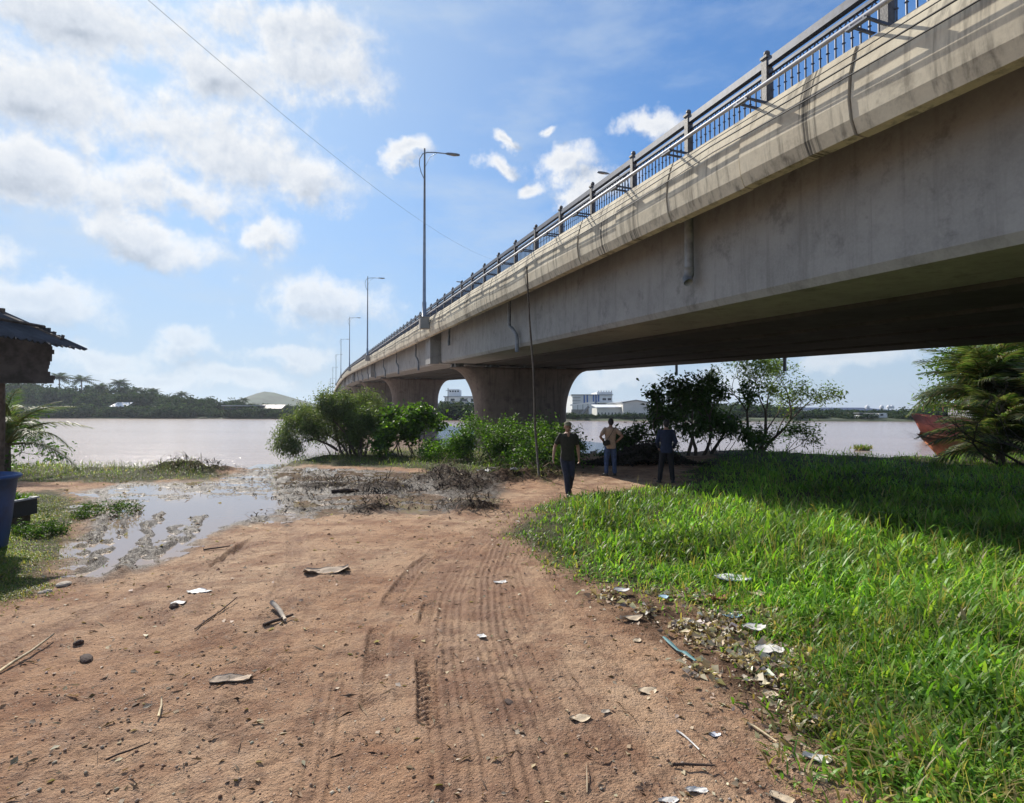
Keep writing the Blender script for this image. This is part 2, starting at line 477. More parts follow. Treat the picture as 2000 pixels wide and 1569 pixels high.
# ground: masks are painted per vertex from the plan of the place (R grass soil, G wet mud, B litter, A tyre damp)
def ground_mat():
    m, b, p, out = new_mat('red_dirt_ground')
    pos = N(b.t, 'ShaderNodeNewGeometry').outputs['Position']
    a = N(b.t, 'ShaderNodeAttribute', attribute_name='zone')
    sp = N(b.t, 'ShaderNodeSeparateColor'); b.link(a.outputs[0], sp.inputs[0])
    g, wet, lit = sp.outputs[0], sp.outputs[1], sp.outputs[2]; damp = a.outputs['Alpha']
    n0 = b.noise(pos, .35, 5, .55); n1 = b.noise(pos, 1.7, 7, .62); n2 = b.noise(pos, 9, 6, .65); n3 = b.noise(pos, 55, 4, .65)
    n4 = b.noise(pos, 160, 3, .6)
    col = b.mix(b.smooth(n0, .35, .65), (.47, .275, .16), (.60, .41, .265))
    col = b.mix(b.m('MULTIPLY', b.smooth(n1, .44, .62), .6), col, (.24, .108, .058))
    col = b.mix(b.m('MULTIPLY', b.smooth(b.noise(pos, 4.2, 8, .7), .50, .62), .5), col, (.17, .085, .052))
    col = b.mix(b.m('MULTIPLY', b.smooth(n2, .48, .72), .5), col, (.50, .35, .25))
    col = b.mix(b.m('MULTIPLY', b.smooth(n3, .5, .7), .6), col, (.15, .078, .05))
    # gravel flecks
    vo = N(b.t, 'ShaderNodeTexVoronoi', feature='F1'); b.link(pos, vo.inputs['Vector']); vo.inputs['Scale'].default_value = 26
    vo.inputs['Randomness'].default_value = 1
    fle = b.m('MULTIPLY', b.smooth(vo.outputs['Distance'], .26, .12), b.smooth(n1, .40, .62))
    vo2 = N(b.t, 'ShaderNodeTexVoronoi', feature='F1'); b.link(pos, vo2.inputs['Vector']); vo2.inputs['Scale'].default_value = 60
    cr2 = b.m('MULTIPLY', b.smooth(vo2.outputs['Distance'], .34, .10), b.smooth(n2, .46, .60))
    col = b.mix(b.m('MULTIPLY', cr2, .55), col, b.mix(b.sep(vo2.outputs['Color'])[1], (.12, .07, .05), (.60, .48, .37)))
    gcol = b.mix(b.sep(vo.outputs['Color'])[0], (.30, .19, .14), (.66, .56, .45))
    col = b.mix(b.m('MULTIPLY', fle, .75), col, gcol)
    col = b.mix(b.m('MULTIPLY', damp, .72), col, (.18, .09, .058))
    # litter / organic dark soil
    lcol = b.mix(b.smooth(n2, .35, .65), (.05, .032, .022), (.17, .11, .075))
    col = b.mix(lit, col, lcol)
    # wet mud
    mcol = b.mix(b.smooth(n2, .35, .68), (.028, .018, .013), (.078, .050, .036))
    mcol = b.mix(b.m('MULTIPLY', b.smooth(n3, .52, .72), .5), mcol, (.15, .11, .085))
    col = b.mix(wet, col, mcol)
    scol = b.mix(b.smooth(n2, .3, .7), (.035, .045, .015), (.10, .085, .04))
    col = b.mix(g, col, scol)
    b.link(col, p.inputs['Base Color'])
    rg = b.m('SUBTRACT', b.m('SUBTRACT', .95, b.m('MULTIPLY', wet, .42)), b.m('MULTIPLY', damp, .18))
    b.link(rg, p.inputs['Roughness']); b.link(b.m('SUBTRACT', .3, b.m('MULTIPLY', lit, .26)), p.inputs['Specular IOR Level'])
    hgt = b.m('ADD', b.m('ADD', b.m('MULTIPLY', n2, 1.0), b.m('MULTIPLY', n3, .55)), b.m('ADD', b.m('MULTIPLY', n4, .18), b.m('ADD', b.m('MULTIPLY', fle, .45), b.m('MULTIPLY', cr2, .22))))
    bn = N(b.t, 'ShaderNodeBump'); bn.inputs['Strength'].default_value = 1.0; bn.inputs['Distance'].default_value = .06
    b.link(hgt, bn.inputs['Height']); b.link(bn.outputs[0], p.inputs['Normal'])
    return m
M['ground'] = ground_mat()
M['far_land'] = simple('far_bank_soil', (.055, .07, .03), .9, var=.5, scale=.08)
M['hill'] = simple('wooded_hill', (.035, .06, .03), .95, var=.4, scale=.05)

# ------------------------------------------------------------------ the river bank
WATER = -0.6
SHORE = [(-400, 60), (-60, 25), (-19, 21.5), (-10.2, 20.3), (-8.8, 21.3), (-8.6, 25.5), (-6, 29), (-2.6, 30.5), (2.6, 28.5), (6.5, 28.5), (11.4, 31),
         (13.6, 28), (15.7, 24.8), (18.5, 25.2), (23, 29), (40, 36), (400, 60), (400, -200), (-400, -200)]
GR = lambda L: [G(*p) for p in L]
P_MAIN = GR([(985,1040),(1040,985),(1150,962),(1240,952),(1335,946),(1335,915),(1390,890),(1400,872)]) + [(12, 34), (60, 40), (60, -20), (6, -20), (3.1, 0), (2.35, 2.2)] + \
    GR([(1640,1520),(1570,1420),(1520,1330),(1470,1240),(1380,1200),(1250,1168),(1130,1135),(1040,1085)])
P_LEFT = [(-40, -3), (-12, 4)] + GR([(-60,1205),(0,1185),(60,1165),(130,1100),(165,1030),(185,985),(120,955),(0,965)]) + [(-30, 15.5), (-60, 15)]
P_BANK = [(-60, 17), (-19, 17)] + GR([(180,945),(430,936),(445,922),(440,912)]) + [(-10.4, 21.5), (-19, 23), (-60, 27)]
P_MID = GR([(520,916),(600,907),(760,914),(860,922),(960,934),(1085,950),(1110,930),(1125,900),(1120,882)]) + [(2.5, 31), (-3, 32), (-6.5, 31), (-9.5, 26.5), (-10, 22)]
P_MUD = GR([(165,958),(235,944),(430,936),(510,908),(600,912),(720,916),(850,922),(930,932),(985,945),(975,975),(940,992),(840,1000),(640,998),(560,1008),(440,1030),(345,1066),(285,1100),(200,1128),(150,1120),(150,1060),(185,1000)])
P_POOL = GR([(175,1090),(205,1035),(240,1000),(300,978),(420,966),(500,968),(560,978),(550,990),(500,1003),(420,1028),(335,1062),(240,1105),(195,1122)])
P_LIT = GR([(1110,1130),(1300,1165),(1480,1240),(1560,1340),(1640,1440),(1600,1500),(1480,1420),(1400,1350),(1330,1290),(1230,1220),(1130,1165)])
P_TRAF = GR([(690,1230),(800,1130),(900,1060),(1010,1040),(1060,1130),(1130,1230),(1250,1400),(1260,1600),(1150,1900),(700,1900),(690,1569),(760,1400)])
def W_(L): return [G(*p) for p in L]
# tyre tracks: polyline, half width, depth, pattern (0 ribs along, 1 chevrons, 2 plain rut), damp
TR = [
 ([(-.22,2.2),(-.30,3.2),(-.52,4.6),(-.66,6.2),(-.60,8.2),(-.1,10.8),(.7,13.4),(2.0,16.5),(4,19.5)], .15, .014, 0, .6),
 ([(.22,2.2),(.10,3.4),(-.16,5.0),(-.30,6.8),(-.18,8.6),(.35,11),(1.2,13.6),(2.6,16.6),(4.6,19.2)], .17, .015, 0, .75),
 ([(.75,2.2),(.62,3.0),(.38,4.2),(.12,5.6),(-.02,7.4),(.2,9.2),(.8,11.5)], .13, .011, 0, .45),
 ([(-.84,3.5),(-.98,4.2),(-1.12,5.0),(-1.20,6.0),(-1.15,7.4),(-.95,8.8)], .085, .022, 1, .8),
 ([(-.52,3.6),(-.60,4.1),(-.72,4.8),(-.80,5.8)], .07, .028, 1, .3),
 ([(-2.2,2.2),(-2.6,3.6),(-3.1,5.0),(-3.5,6.6),(-4.1,8.4),(-5.4,11)], .13, .009, 0, .3),
 ([(-1.75,3.9),(-1.7,3.6),(-2.1,5.2),(-2.7,7.4),(-3.4,9.2),(-4.4,11.5)], .12, .012, 1, .4),
 ([(-4.2,3.0),(-4.0,4.6),(-3.9,6.2),(-3.8,7.6),(-3.9,8.8)], .11, .013, 1, .5),
 ([(-3.75,7.4),(-3.86,8.3),(-3.9,9.0)], .07, .045, 2, .9),
 ([(1.25,2.6),(1.05,3.6),(.75,5.0),(.45,6.6),(.3,8.2)], .12, .014, 0, .35),
 ([(-3,12.2),(-1.6,11.2),(-.6,10.4),(.3,9.6)], .12, .016, 1, .4),
 ([(-.9,2.2),(-1.0,3.0),(-1.25,4.2)], .09, .012, 0, .3),
]
RUTS = [W_([(188,1108),(222,1050),(262,1000),(275,985)]), W_([(238,1118),(268,1072),(300,1022),(312,1000)]), W_([(300,1082),(325,1050),(345,1022)]), W_([(352,1052),(378,1020),(392,1005)]),
        W_([(165,1075),(190,1020),(220,985)])]
HEAPS = [(G(865,940), .9, .34), (G(905,950), .8, .20), (G(740,952), .8, .16), (G(925,990), .55, .15), (G(725,992), .45, .10), (G(640,948), .8, .07), (G(385,921), 1.1, .22), (G(330,921), .7, .12), (G(985,938), .9, .22), (G(1060,935), .9, .18)]
def zones(x, y):
    jit = (fbm(x, y, 1.6, 4, 5) - .5) * 1.0
    jf = (fbm(x, y, 5, 3, 9) - .5) * .35
    sc = np.clip(y / 12, .25, 1.6)
    j = (jit + jf) * sc
    g = np.maximum.reduce([sd_poly(x, y, P_MAIN) + j * .7, sd_poly(x, y, P_LEFT) + j * .8, sd_poly(x, y, P_BANK) + j, sd_poly(x, y, P_MID) + j])
    mud = sd_poly(x, y, P_MUD) + j * .8
    pool = sd_poly(x, y, P_POOL) + j * .45
    lit = sd_poly(x, y, P_LIT) + j * .6
    sh = sd_poly(x, y, SHORE) + (fbm(x, y, .8, 3, 21) - .5) * 1.6
    return g, mud, pool, lit, sh
def ground_h(x, y, full=False):
    x = np.asarray(x, float); y = np.asarray(y, float)
    g, mud, pool, lit, sh = zones(x, y)
    h = (fbm(x, y, .25, 3, 1) - .5) * .10 + (fbm(x, y, 1.8, 4, 2) - .5) * .045 + (fbm(x, y, 8, 3, 4) - .5) * .016
    flat = sstep(-.9, .6, mud)
    mudh = -.040 + (fbm(x, y * 1.8, 1.7, 5, 12, .62) - .5) * .20 + (fbm(x, y * 1.3, 9, 3, 14) - .5) * .05
    h = h * (1 - flat) + mudh * flat
    pw = sstep(-.25, .35, pool)
    h = h * (1 - pw) + (-.078 + (fbm(x, y, 2.6, 4, 17, .55) - .5) * .10) * pw
    damp = np.zeros(x.shape)
    crumb = sstep(.42, .62, fbm(x, y, 1.5, 3, 101)) * .75 + .25
    h = h + (fbm(x, y, 24, 2, 102) - .5) * .020 * crumb * np.clip(1.4 - y / 12, 0, 1)
    for pts in RUTS:
        xw = x + (fbm(x, y, 2.2, 3, 46) - .5) * .5
        sgn, run, d = path_dist(xw, y, pts)
        w_ = .075 + .05 * vnoise(x, y, 3, 40)
        h = h + (.062 + .03 * vnoise(x, y, 9, 41)) * np.exp(-(d / w_) ** 2) * sstep(.22, .5, fbm(x, y, 3.1, 4, 43, .65) * 1.1)
    dry = 1 - sstep(-.5, .1, mud)
    for pts, hw, dep, pat, dm in TR:
        sgn, run, d = path_dist(x, y, pts)
        sgn = sgn + (vnoise(run, run * 0, .7, 50) - .5) * .06
        d = np.abs(sgn) + np.where(d > hw * 3, 9, 0)
        win = sstep(hw * 1.15, hw * .85, d)
        br = sstep(.30, .58, fbm(x, y, 1.1, 4, 33 + int(hw * 1000) % 7, .62))
        if pat == 0: pt = (.35 + .65 * np.cos(sgn / .034 * pi + 1.1 * vnoise(run, sgn * 0, .8, 57))) * (.15 + 1.2 * fbm(sgn * 11, run * .55, 1, 3, int(hw * 997)))
        elif pat == 1: pt = .35 + .65 * (np.cos((run + np.abs(sgn) * 1.1) / .034 * pi) > 0)
        else: pt = 1.0
        h = h - win * dep * pt * dry * (.06 + .94 * br)
        h = h + dep * .6 * np.exp(-((d - hw * 1.25) / (hw * .22)) ** 2) * dry * br * (1 if pat else .5)
        damp = np.maximum(damp, sstep(hw * 2.2, hw * .3, d) * dm * dry * (.12 + .88 * br) * sstep(.3, .6, fbm(x, y, 6, 3, 88) + .12))
    for (cx, cy), r, hh in HEAPS:
        d2 = ((x - cx) ** 2 + (y - cy) ** 2) / r ** 2
        h = h + hh * 1.15 * np.exp(-d2 * 1.3) * (.1 + 1.8 * fbm(x, y, 3.2, 5, 61, .65))
    tz_ = sd_poly(x, y, P_TRAF) + (fbm(x, y, 2.2, 4, 44) - .5) * 1.2
    damp = np.maximum(damp, .5 * sstep(-.1, .5, tz_) * sstep(.36, .58, fbm(x * 2.2, y * .8, 1.6, 5, 45, .6)) * dry)
    # gently higher ground in the grass, falling to the river at the edge
    h = h + sstep(0, 2.5, g) * .06 * (1 - flat)
    h = h + sstep(-.4, 1.0, g) * (fbm(x, y, .7, 3, 71) - .4) * .12
    edge = sstep(.8, -2.6, sh)
    h = h - edge * 1.9
    if full: return h, g, mud, pool, lit, sh, damp
    return h
def gz(x, y): return float(ground_h(np.array([x]), np.array([y]))[0])
def GP(px, py):
    x, y = G(px, py); return Vector((x, y, gz(x, y)))

rows = [HZ + k for k in np.concatenate([np.linspace(1900, 860, 470) - HZ, np.linspace(850, 830, 9) - HZ])]
ys = [CAMZ * F / (r - HZ) for r in rows]
back = [-200, -60, -20, -8, -3, 0, 1.2]
ys = np.array(back + list(ys) + [110])
us = np.concatenate([[-30, -9, -4, -2.4, -1.6, -1.2], np.linspace(-.93, .93, 740), [1.2, 1.6, 2.4, 4, 9, 30]])
UU, YY = np.meshgrid(us, ys)
XX = UU * np.maximum(YY, 1.9)
hh, zg, zm, zp, zl, zs, zd = ground_h(XX, YY, True)
gm = sstep(-.1, .35, zg); mm = sstep(-.35, .25, zm); lm = sstep(-.25, .3, zl) * (.35 + .65 * sstep(.35, .6, fbm(XX, YY, 3.5, 3, 81)))
mm = np.maximum(mm, sstep(1.2, .0, zs))
heapm = np.zeros(XX.shape)
for (cx, cy), r, h_ in HEAPS:
    heapm = np.maximum(heapm, np.exp(-((XX - cx) ** 2 + (YY - cy) ** 2) / (r * 1.1) ** 2))
lm = np.maximum(lm, sstep(.3, .6, heapm))
attr = np.stack([gm, mm * (1 - gm * .7), lm, zd], -1).reshape(-1, 4)
nr, nc = XX.shape
ii = np.arange(nr * nc).reshape(nr, nc)
quads = np.stack([ii[:-1, :-1], ii[:-1, 1:], ii[1:, 1:], ii[1:, :-1]], -1).reshape(-1, 4)
Vg = np.stack([XX, YY, hh], -1).reshape(-1, 3)
gme = np_mesh('ground', Vg, [quads], True, {'zone': attr})
ground = link('ground', gme, M['ground']); tag(ground, kind='structure')

# river sheet and the standing water in the mud
mb = MB()
xs_ = [-9000, -600, -200, -60, 0, 60, 200, 600, 9000]; yy_ = [12, 60, 140, 400, 9000]
vs = [(x, y, WATER) for y in yy_ for x in xs_]
fs = [(j * 9 + i, j * 9 + i + 1, (j + 1) * 9 + i + 1, (j + 1) * 9 + i) for j in range(4) for i in range(8)]
mb.add(vs, fs); river = mb.build('river', M['river']); tag(river, kind='structure')
mb = MB()
pw = GR([(80,950),(235,936),(430,930),(505,905),(620,905),(780,912),(960,925),(1010,945),(1000,985),(940,1005),(700,1004),(560,1016),(440,1045),(345,1085),(290,1120),(190,1150),(120,1130),(120,1040)])
mb.add([(x, y, -.036) for x, y in pw], [tuple(range(len(pw)))])
puddle = mb.build('puddle', M['puddle']); tag(puddle, kind='structure')

# far bank: one sheet out to the horizon, its waterline oblique to us
BANK = [(-6000, 900), (-900, 330), (-217, 250), (-120, 236), (-77, 221), (-16, 188), (44, 171), (111, 162), (300, 150), (900, 110), (6000, -200)]
def bank_y(x):
    for (ax, ay), (bx, by) in zip(BANK[:-1], BANK[1:]):
        if ax <= x <= bx: return ay + (by - ay) * (x - ax) / (bx - ax)
    return BANK[-1][1]
mb = MB(); vs = []; fs = []
xsb = [-6000, -900, -500, -300] + list(range(-217, 300, 9)) + [300, 500, 900, 6000]
rg_ = random.Random(5)
for x in xsb:
    y0 = bank_y(x) + rg_.uniform(-1.2, 1.2)
    for dy, z in ((-1.5, -1.0), (.4, -.45), (2.0, -.05), (7, .25), (30, .6), (200, 1.0), (8000, 1.0)):
        vs.append((x, y0 + dy, z + (rg_.uniform(-.1, .1) if 0 < dy < 40 else 0)))
for i in range(len(xsb) - 1):
    for k in range(6):
        fs.append((i * 7 + k, (i + 1) * 7 + k, (i + 1) * 7 + k + 1, i * 7 + k + 1))
mb.add(vs, fs); fl = mb.build('far_river_bank', M['far_land']); tag(fl, kind='structure')
# low blue hill behind the left bank
vs = []; fs = []
prof = [(430,800),(455,790),(478,777),(500,769),(516,765),(535,767),(560,774),(600,785),(640,795),(700,803)]
HY = 900
for i, (px, py) in enumerate(prof):
    p = at(px, py, HY)
    vs += [(p.x, HY - 150, .8), (p.x, HY - 60, p.z * .55), (p.x, HY, p.z), (p.x, HY + 90, p.z * .5), (p.x, HY + 160, .8)]
for i in range(len(prof) - 1):
    for k in range(4): fs.append((i * 5 + k, (i + 1) * 5 + k, (i + 1) * 5 + k + 1, i * 5 + k + 1))
mb = MB(); mb.add(vs, fs); hl = mb.build('hill', M['hill'], smooth=True); tag(hl, kind='structure')

# ------------------------------------------------------------------ the bridge
def grade(s):
    z = CAMZ + .038 * s
    if s > 110: z -= (s - 110) ** 2 / (2 * 1750)
    return z
def B(s, w, h):
    p = SD * s + WD * w
    return (p.x, p.y, grade(s) + h)
bridge = thing('bridge', (0, 0, 0), 'long concrete road bridge with a dark railing, rising over the river on flared piers', 'bridge')
SP = 42.0; J0 = 34.5
joints = [J0 + SP * k for k in range(-2, 10)]
S0, S1 = J0 - 2 * SP, J0 + 9 * SP
def extr(name, prof, s0, s1, mat, step=6.0, parent=None, closed=True, smooth=False):
    n = max(1, int(math.ceil((s1 - s0) / step))); vs = []; fs = []; k = len(prof)
    for i in range(n + 1):
        s = s0 + (s1 - s0) * i / n
        vs += [B(s, w, h) for w, h in prof]
    for i in range(n):
        for j in range(k if closed else k - 1):
            j2 = (j + 1) % k
            fs.append((i * k + j, i * k + j2, (i + 1) * k + j2, (i + 1) * k + j))
    if closed: fs += [tuple(reversed(range(k))), tuple(n * k + j for j in range(k))]
    m_ = MB(); m_.add(vs, fs)
    return m_.build(name, mat, parent or bridge, smooth)
HB = 1.62                                     # underside of the girders above the eye at s=0
for a_, b_ in zip(joints[:-1], joints[1:]):
    extr('deck_slab', [(6.31, 3.60), (6.95, 3.55), (18.0, 3.40), (18.62, 3.46), (18.62, 3.74), (12.5, 3.9), (6.31, 3.80)], a_ + .03, b_ - .03, M['shaded_soffit'])
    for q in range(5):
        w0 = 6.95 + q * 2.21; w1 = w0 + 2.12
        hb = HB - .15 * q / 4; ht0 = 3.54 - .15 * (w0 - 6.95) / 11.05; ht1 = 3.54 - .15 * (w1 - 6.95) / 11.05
        extr('girder', [(w0, ht0), (w0 + .02, hb + .12), (w0 + .10, hb), (w1 - .10, hb), (w1 - .02, hb + .12), (w1, ht1)], a_ + .55, b_ - .10, M['girder'] if q == 0 else M['shaded_soffit'])
    # end block that stands proud of the girder line just past each joint
    extr('end_block', [(6.42, 3.56), (6.42, HB - .02), (6.948, HB - .02), (6.948, 3.53)], a_ + .60, a_ + 2.2, M['girder'], 2)
    extr('end_diaphragm', [(7.1, 3.3), (7.1, HB + .25), (17.9, HB + .1), (17.9, 3.3)], a_ + .15, a_ + .5, M['shaded_soffit'], 2)
# fascia panels, one per railing bay
BAY = 1.90; POST0 = (1150 * 6.15 / (.9495 * 881) - 1.93) / .9495
pan = [(6.12, 3.06), (6.00, 3.07), (5.93, 3.24), (5.90, 3.48), (5.92, 3.76), (5.99, 4.02), (6.04, 4.14), (6.30, 4.14), (6.30, 3.9), (6.16, 3.06)]
panR = [(25.0 - w, h) for w, h in pan]
pj = (1150 * 6.0 / (.9495 * 1058) - 1.88) / .9495            # a panel joint seen at the photo's right
k0 = int((S0 - pj) / BAY)
rj = random.Random(11)
sp_ = pj + k0 * BAY
cnt = 0
proud = []
while sp_ < S1 - 50:
    o = rj.uniform(-.012, .012); q = rj.uniform(-.01, .01)
    if sp_ > -22:
        extr('fascia_panel', [(w + o, h + q) for w, h in pan], sp_ + .014, sp_ + BAY - .014, M['fascia'], BAY, smooth=False)
        cnt += 1
    sp_ += BAY
extr('fascia_strip', panR, S0, S1 - 40, M['fascia'], 6)
# piers
def pier(s, base=-3.5):
    top = grade(s) + HB - .22 - CAMZ + CAMZ
    cw = 12.1
    nlev = 26; n = 28
    vs = []; fs = []
    flare_h = 2.75
    for i in range(nlev + 1):
        if i < 6: z = base + (top - flare_h - base) * i / 6
        else: z = top - flare_h + flare_h * (i - 6) / (nlev - 6)
        t = max(0, (z - (top - flare_h)) / flare_h)
        f_ = 1 - sqrt(max(0, 1 - t ** 1.9)) if t < 1 else 1
        hw = 2.98 + 1.65 * f_; ht = .85 + .10 * f_
        if i == nlev: hw -= .05; ht -= .04
        for k in range(n):
            th = 2 * pi * k / n
            cx_, sx_ = cos(th), sin(th)
            e = .55
            a_ = (abs(cx_) ** e) * (1 if cx_ > 0 else -1); c_ = (abs(sx_) ** e) * (1 if sx_ > 0 else -1)
            x = (hw - ht) * (1 if cx_ > 0 else -1) + ht * cx_ if abs(cx_) > 1e-6 else 0
            y = ht * sx_
            p = SD * (s + y) + WD * (cw + x)
            vs.append((p.x, p.y, z))
    for i in range(nlev):
        for k in range(n):
            k2 = (k + 1) % n; fs.append((i * n + k, i * n + k2, (i + 1) * n + k2, (i + 1) * n + k))
    fs.append(tuple(reversed(range(n)))); fs.append(tuple(nlev * n + k for k in range(n)))
    m_ = MB(); m_.add(vs, fs)
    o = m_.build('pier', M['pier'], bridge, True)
    for q in range(5):
        for ds in (-.45, .55):
            w = 6.95 + q * 2.21 + 1.06
            w = min(max(w, 8.0), 16.3)
            p = SD * (s + ds) + WD * w
            m2 = MB(); m2.box((p.x, p.y, top + .11), (.5, .4, .26), BA); m2.build('bearing', M['drain'], bridge)
    return o
for k in range(-1, 7): pier(J0 + .3 + SP * k)
# railing
def Bv(s, w, h): return Vector(B(s, w, h))
pk = int(-20 / BAY)
posts = [POST0 + BAY * k for k in range(pk, 110)]
RW = 6.17
def rbox(m_, s0, s1, w, h0, h1, t):
    """a bar that follows the slope"""
    vs = [B(s0, w - t, h0), B(s0, w + t, h0), B(s0, w + t, h1), B(s0, w - t, h1), B(s1, w - t, h0), B(s1, w + t, h0), B(s1, w + t, h1), B(s1, w - t, h1)]
    m_.add(vs, [(0,3,2,1),(4,5,6,7),(0,1,5,4),(1,2,6,5),(2,3,7,6),(3,0,4,7)])
ball_me = None
for i, s in enumerate(posts):
    m_ = MB(); rbox(m_, s - .05, s + .05, RW, 4.13, 4.862, .055)
    rbox(m_, s - .065, s + .065, RW, 4.864, 4.899, .07)
    po = m_.build('railing_post', M['post_steel'], bridge)
    if s < 90:
        m_ = MB(); p = B(s, RW, 4.948); m_.ball((0, 0, 0), .048, 8, 6)
        if ball_me is None: ball_me = m_.mesh('finial', True); ball_me.materials.append(M['post_steel'])
        f_ = link('finial', ball_me, None, po); f_.location = p
    # bracket that holds the pipe outside the post
    m_ = MB()
    for ds in (-.09, .09):
        vs = [B(s + ds - .012, 5.70, 4.175), B(s + ds + .012, 5.70, 4.175), B(s + ds + .012, 6.05, 4.155), B(s + ds - .012, 6.05, 4.155),
              B(s + ds - .012, 5.70, 4.20), B(s + ds + .012, 5.70, 4.20), B(s + ds + .012, 6.10, 4.19), B(s + ds - .012, 6.10, 4.19)]
        m_.add(vs, [(0,3,2,1),(4,5,6,7),(0,1,5,4),(1,2,6,5),(2,3,7,6),(3,0,4,7)])
    rbox(m_, s - .14, s + .14, 5.72, 4.145, 4.168, .03)
    if s < 130: m_.build('pipe_bracket', M['steel_rail'], bridge)
NB_ = 15
for s in posts[:-1]:
    sn = s + BAY
    m_ = MB(); rbox(m_, s + .06, sn - .06, RW, 4.738, 4.849, .045); m_.build('top_rail', M['steel_rail'], bridge)
    m_ = MB(); rbox(m_, s + .06, sn - .06, RW, 4.62, 4.663, .025); rbox(m_, s + .06, sn - .06, RW, 4.175, 4.21, .025); m_.build('rail', M['steel_rail'], bridge)
    near = 2.0 < s < 15
    group = MB()
    for q in range(NB_):
        x = s + .11 + (BAY - .22) * q / (NB_ - 1)
        m_ = MB() if near else group
        lo, hi = Bv(x, RW, 4.21), Bv(x, RW, 4.589 - .07)
        if near:
            mid = lo.lerp(hi, .5)
            m_.tube([lo, lo.lerp(hi, .44), mid - Vector((0, 0, .012)), mid, mid + Vector((0, 0, .012)), lo.lerp(hi, .56), hi], [.012, .012, .013, .026, .013, .012, .012], 6)
            for dq in (-1, 1):       # pointed arch to the half bay
                e = (BAY - .22) / (NB_ - 1) / 2
                m_.tube([hi, Bv(x + dq * e * .35, RW, 4.57), Bv(x + dq * e * .98, RW, 4.622)], .009, 4)
            m_.build('baluster', M['steel_rail'], bridge)
        else:
            m_.tube([lo, Bv(x, RW, 4.626)], .013, 4, caps=False)
    if not near:
        g_ = group.build('balusters', M['steel_rail'], bridge); g_['kind'] = 'stuff'
# right-hand railing, seen only as a thin line beyond the deck
rr = MB(); rp = MB()
s = S0 + 30
while s < S1 - 60:
    rbox(rp, s - .05, s + .05, 25 - RW, 4.13, 4.886, .055); s += BAY
far_posts = rp.build('far_railing_posts', M['post_steel'], bridge); far_posts['kind'] = 'stuff'
extr('top_rail', [(18.78, 4.738), (18.88, 4.738), (18.88, 4.837), (18.78, 4.837)], S0 + 30, S1 - 60, M['steel_rail'], 6)
extr('rail', [(18.8, 4.2), (18.86, 4.2), (18.86, 4.24), (18.8, 4.24)], S0 + 30, S1 - 60, M['steel_rail'], 6)
# pale service pipe and black cables along the outside
def along(name, w, h, r, mat, s0, s1, step, sag=0, per=6.0, n=8, wv=0):
    pts = []; s = s0
    while s <= s1:
        pts.append(B(s, w + wv * sin(s * .9), h - sag * (1 - (2 * ((s / per) % 1) - 1) ** 2))); s += step
    m_ = MB(); m_.tube(pts, r, n); return m_.build(name, mat, bridge, True)
along('service_pipe', 5.74, 4.215, .030, M['pipe_white'], -18, 190, 1.9)
for i, (w, h, r, sg) in enumerate(((5.80, 3.86, .011, .05), (5.82, 3.76, .009, .07), (5.78, 3.92, .007, .03))):
    along('cable', w, h, r, M['cable'], -18, 150, .95, sg, 7.6, 5)
# drain pipes
for i in range(0, 13):
    zc = 11.3 + 10.35 * i
    s = (zc - 2.14) / .9495
    w = 6.78
    m_ = MB()
    if i == 0:
        m_.tube([Bv(s, w, 3.5), Bv(s, w, 2.42), Bv(s, w, 2.34)], .085, 14); m_.tube([Bv(s, w, 2.42), Bv(s, w, 2.28), Bv(s + .02, w - .03, 2.22), Bv(s - .05, w - .05, 2.12)], [.095, .095, .095, .09], 14)
    elif i == 2:
        m_.tube([Bv(s, w, 3.5), Bv(s, w, 2.45)], .075, 12)
    else:
        e = .35
        m_.tube([Bv(s, w - .1, 3.57), Bv(s, w - .1, 2.40), Bv(s - .1, w - .02, 2.30), Bv(s - .42, w + .04, 2.02), Bv(s - .48, w + .04, 1.9), Bv(s - .48, w + .04, 1.42)], .07, 12)
    m_.build('drain_pipe', M['drain'], bridge, True)
for zc, ww in ((31.5, 18.25), (24.2, 18.25), (44.0, 18.25)):
    s = (zc - ww * .3304 * .95) / .9495
    m_ = MB(); m_.tube([B(s, ww, 3.4), B(s, ww, .95)], .07, 10); m_.build('drain_pipe', M['drain'], bridge, True)

